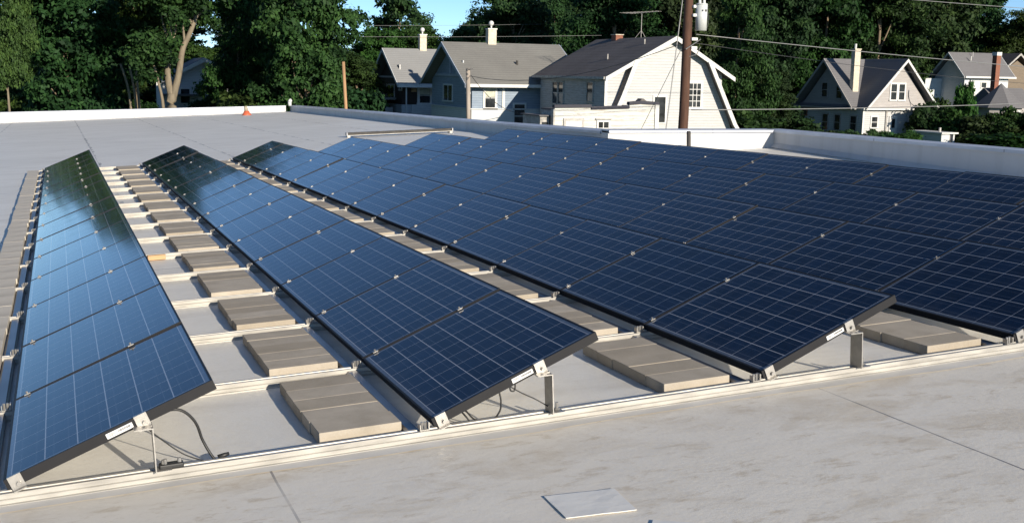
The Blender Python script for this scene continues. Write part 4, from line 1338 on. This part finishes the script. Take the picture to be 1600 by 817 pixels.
# ------------------------------------------------------------------ trees
def leaf_mesh(name, blobs, n, size, seed, spread=0.24):
    """many small leaf faces in sprigs through the crown's lobes"""
    g = np.random.default_rng(seed)
    bl = np.array(blobs, float)
    wgt = (bl[:, 3] * bl[:, 4] + bl[:, 4] * bl[:, 5] + bl[:, 3] * bl[:, 5]); wgt /= wgt.sum()
    ns = n // 7
    k = g.choice(len(bl), ns, p=wgt)
    nsub = 13                                       # sprays hung round each lobe, flattened like a maple's
    sd = g.normal(size=(len(bl), nsub, 3)); sd /= np.linalg.norm(sd, axis=2)[:, :, None]
    sd[:, :, 2] = sd[:, :, 2] * 0.9 + 0.1
    sr = g.uniform(0.45, 1.0, (len(bl), nsub)) ** 0.6
    q = g.integers(0, nsub, ns)
    d = sd[k, q]
    c = bl[k, :3] + d * bl[k, 3:] * sr[k, q][:, None]
    lob = bl[k, 3:].mean(1)[:, None]
    off = g.normal(size=(ns, 3)); off /= np.linalg.norm(off, axis=1)[:, None] + 1e-6
    off *= g.uniform(0.3, 1.0, ns)[:, None] ** 0.5
    c = c + off * lob * np.array([0.42, 0.42, 0.20])
    stone = g.normal(0, 0.16, (len(bl), nsub))[k, q]
    c = np.repeat(c, 7, 0) + g.normal(size=(ns * 7, 3)) * spread * np.array([1, 1, 0.7])
    d = d * 0.4 + off * 0.6
    d = np.repeat(d, 7, 0)
    m = len(c)
    nr = d * 1.2 + g.normal(size=(m, 3)) * 0.5 + np.array([0, 0, 0.3]); nr /= np.linalg.norm(nr, axis=1)[:, None]
    a = np.cross(nr, g.normal(size=(m, 3))); a /= np.linalg.norm(a, axis=1)[:, None]
    b = np.cross(nr, a)
    s = size * g.uniform(0.6, 1.35, m)[:, None]
    w = s * g.uniform(0.45, 0.7, m)[:, None]
    v = np.stack([c - a * s, c + b * w + a * s * 0.1, c + a * s, c - b * w + a * s * 0.1], 1).reshape(-1, 3)
    me = bpy.data.meshes.new(name)
    me.vertices.add(m * 4); me.vertices.foreach_set('co', v.ravel())
    me.loops.add(m * 4); me.loops.foreach_set('vertex_index', np.arange(m * 4))
    me.polygons.add(m); me.polygons.foreach_set('loop_start', np.arange(m) * 4)
    tone = np.clip(np.repeat(g.normal(0.42, 0.12, ns) + stone, 7) + np.repeat(g.normal(0, 0.12, len(bl))[k], 7) + g.normal(0, 0.12, m), 0, 1)
    at = me.attributes.new('leafcol', 'FLOAT', 'FACE'); at.data.foreach_set('value', tone.astype(np.float32))
    me.update(calc_edges=True)
    me.materials.append(MAT['leaf'])
    return me


def crown_blobs(seed, h0, h1, w, n, rmin, rmax, top=0.5):
    """lobes inside an uneven egg shaped crown, unit height 14, width 9"""
    g = random.Random(seed)
    out = []
    for i in range(n):
        t = (i + g.random()) / n
        z = h0 + (h1 - h0) * t
        env = w / 2 * math.sin(math.pi * min(0.97, max(0.13, 0.12 + 0.82 * t))) ** top
        a = g.uniform(0, 2 * math.pi) + i * 2.4
        rr = env * g.uniform(0.25, 0.82)
        r = g.uniform(rmin, rmax)
        out.append((rr * math.cos(a), rr * math.sin(a), z, r * g.uniform(0.9, 1.35), r * g.uniform(0.9, 1.35), r * g.uniform(0.6, 0.9)))
    return out


def trunk_mesh(name, blobs, h, r, fork, seed, mat, nl=9):
    g = random.Random(seed)
    bm = bmesh.new()
    tube(bm, catmull([(0, 0, -0.3), (0.05, 0.02, fork * 0.5), (0.0, 0.1, fork), (0.15, -0.1, h * 0.7), (0.1, 0, h * 0.92)], 5), r, r * 0.18, 8)
    for b in g.sample(blobs, min(nl, len(blobs))):
        z0 = max(fork * 0.8, b[2] - 2.2 - g.random() * 1.5)
        st = Vector((0.05, 0, z0))
        en = Vector(b[:3])
        md = st.lerp(en, 0.5) + Vector((g.uniform(-.3, .3), g.uniform(-.3, .3), -0.15))
        tube(bm, catmull([st, md, en], 4), r * 0.4, r * 0.1, 6)
    me = bpy.data.meshes.new(name)
    bmesh.ops.recalc_face_normals(bm, faces=bm.faces[:])
    for f in bm.faces: f.smooth = True
    bm.to_mesh(me); bm.free(); me.materials.append(MAT[mat])
    return me


VAR = {}
for key, (seed, h0, h1, w, n, rmin, rmax, nleaf, size, fork, r, mat) in {
    'full_a': (1, 1.0, 13.3, 9.0, 38, 1.2, 2.2, 40000, 0.2, 2.5, 0.32, 'bark'),
    'full_b': (2, 1.3, 13.2, 9.0, 36, 1.2, 2.2, 52000, 0.16, 2.8, 0.30, 'bark'),
    'high_a': (3, 5.0, 13.3, 9.0, 28, 1.2, 2.0, 34000, 0.17, 4.8, 0.26, 'bark_pale'),
    'high_b': (4, 4.6, 13.3, 9.0, 30, 1.2, 2.0, 27000, 0.2, 4.5, 0.26, 'bark'),
    'airy_a': (5, 3.5, 13.5, 9.0, 32, 0.8, 1.5, 24000, 0.16, 3.5, 0.26, 'bark'),
    'airy_b': (6, 3.0, 13.5, 9.0, 34, 0.8, 1.5, 18000, 0.2, 3.5, 0.28, 'bark'),
}.items():
    bl = crown_blobs(seed, h0, h1, w, n, rmin, rmax)
    VAR[key] = (leaf_mesh('crown', bl, nleaf, size, seed + 20), trunk_mesh('trunk', bl, 13.5, r, fork, seed, mat))
for key, seed in (('bush_a', 8), ('bush_b', 9)):
    g = random.Random(seed)
    bl = [(g.uniform(-1.2, 1.2), g.uniform(-1.2, 1.2), g.uniform(0.5, 2.4), g.uniform(.5, .95), g.uniform(.5, .95), g.uniform(.4, .75)) for _ in range(16)]
    VAR[key] = (leaf_mesh('foliage', bl, 8000, 0.15, seed, 0.16), trunk_mesh('stem', bl, 1.8, 0.06, 0.4, seed, 'bark', 6))


def plant(x, y, w, hgt, var, tint, label, group, i):
    bush = var.startswith('bush')
    root = empty('leafy_bush' if bush else 'leafy_tree', Matrix.Translation((x, y, GZ)))
    tag(root, label, 'bush' if bush else 'tree', group)
    sx = w / (3.4 if bush else 10.2); sz = hgt / (3.1 if bush else 14.4)
    for nm, me in zip(('foliage', 'stem') if bush else ('crown', 'trunk'), VAR[var]):
        o = bpy.data.objects.new(nm, me); COL.objects.link(o); o.parent = root
        o.scale = (sx, sx, sz)
        o.rotation_euler.z = i * 2.39996
        k = random.Random(i)
        o.color = (tint * k.uniform(0.8, 1.35), tint * k.uniform(0.92, 1.05), tint * k.uniform(0.7, 1.3), 1)


for i, a in enumerate(TREES): plant(*a, 'trees behind the roof', i)
for i, a in enumerate(BUSHES): plant(*a, 'bushes around the houses', i + 50)

# the forked tree: two bare limbs rising from one base, crown high above
root = empty('forked_tree', Matrix.Translation((7.35, 79.26, GZ)))
tag(root, 'pale forked tree trunk with two bare limbs and a high crown, at left', 'tree', 'trees behind the roof')
bm = bmesh.new()
tube(bm, catmull([(-0.05, -0.3, -0.3), (-0.08, -0.3, 2.7), (0.0, -0.2, 3.5)], 5), 0.36, 0.31, 12)
tube(bm, catmull([(-0.06, -0.2, 3.3), (-0.25, 0.05, 4.8), (-0.12, 0.2, 6.1), (0.0, 0.3, 7.0)], 5), 0.25, 0.15, 10)
tube(bm, catmull([(0.05, -0.22, 3.3), (0.48, -0.1, 4.9), (0.80, 0, 6.6), (1.25, 0, 7.6), (1.72, 0, 8.8), (2.0, 0.1, 10.1), (2.9, 0.1, 12.0)], 5), 0.25, 0.10, 10)
for a, b, c in (((0.0, 0.3, 6.7), (0.45, 0.4, 8.2), (0.8, 0.6, 10.8)), ((0.0, 0.3, 6.6), (0.1, 0.4, 8.4), (0.0, 0.5, 11.0)), ((0.0, 0.3, 6.8), (-0.4, 0.5, 8.4), (-0.6, 0.6, 10.2)), ((1.5, 0, 8.2), (1.3, 0.2, 9.4), (1.25, 0.4, 11.5)),
                ((1.0, 0, 7.0), (0.9, 0.1, 8.4), (1.1, 0.2, 10.5)), ((1.72, 0, 8.8), (2.4, -0.2, 9.6), (3.2, -0.3, 10.4)), ((-0.2, 0.1, 5.2), (-0.9, 0.2, 5.9), (-1.6, 0.3, 6.8))):
    tube(bm, catmull([a, b, c], 4), 0.11, 0.035, 7)
mesh_obj('trunk', bm, MAT['bark_pale'], root, True)
g = random.Random(31)
bl = [(g.uniform(-2.2, 3.8), g.uniform(-2, 2), g.uniform(9.9, 13.0), g.uniform(.8, 1.5), g.uniform(.8, 1.5), g.uniform(.5, 0.9)) for _ in range(20)]
bl += [(g.uniform(-0.6, 3.6), g.uniform(-1.2, 1.2), g.uniform(8.7, 10.2), g.uniform(.5, .9), g.uniform(.5, .9), g.uniform(.3, 0.55)) for _ in range(9)]
bl += [(g.uniform(-1.2, 0.7), g.uniform(-1.3, -0.4), g.uniform(5.9, 7.6), g.uniform(.4, .75), g.uniform(.4, .7), g.uniform(.25, 0.5)) for _ in range(6)]
bl += [(g.uniform(-2.6, -0.4), g.uniform(-1, 1.2), g.uniform(4.9, 7.6), g.uniform(.5, .9), g.uniform(.5, .9), g.uniform(.35, 0.6)) for _ in range(9)]
o = bpy.data.objects.new('crown', leaf_mesh('crown', bl, 17000, 0.17, 77)); COL.objects.link(o); o.parent = root; o.color = (0.85, 0.85, 0.85, 1)

root = empty('bare_stems', Matrix.Translation((5.3, 82.5, GZ)))
tag(root, 'slim leaning bare tree stem left of the forked trunk', 'tree stem')
bm = bmesh.new(); tube(bm, catmull([(1.45, -3.5, 0), (1.4, -3.5, 2.8), (1.15, -3.4, 4.3), (0.9, -3.3, 5.5)], 5), 0.13, 0.07, 8)
mesh_obj('trunk', bm, MAT['bark_pale'], root, True)
root = empty('triple_stems', Matrix.Translation((5.0, 86.0, GZ)))
tag(root, 'cluster of three pale bare stems under the dark tree at left', 'tree stem')
for k, (a, b) in enumerate((((-0.3, 0), (-0.75, 0)), ((0.1, 0.1), (-0.15, 0)), ((0.35, 0), (0.35, 0)))):
    bm = bmesh.new(); tube(bm, catmull([(a[0] + 0.25, a[1], 0), (a[0] + .1, 0, 3.4), (b[0], b[1], 5.6)], 5), 0.11, 0.08, 8)
    mesh_obj('stem', bm, MAT['bark_pale'], root, True)
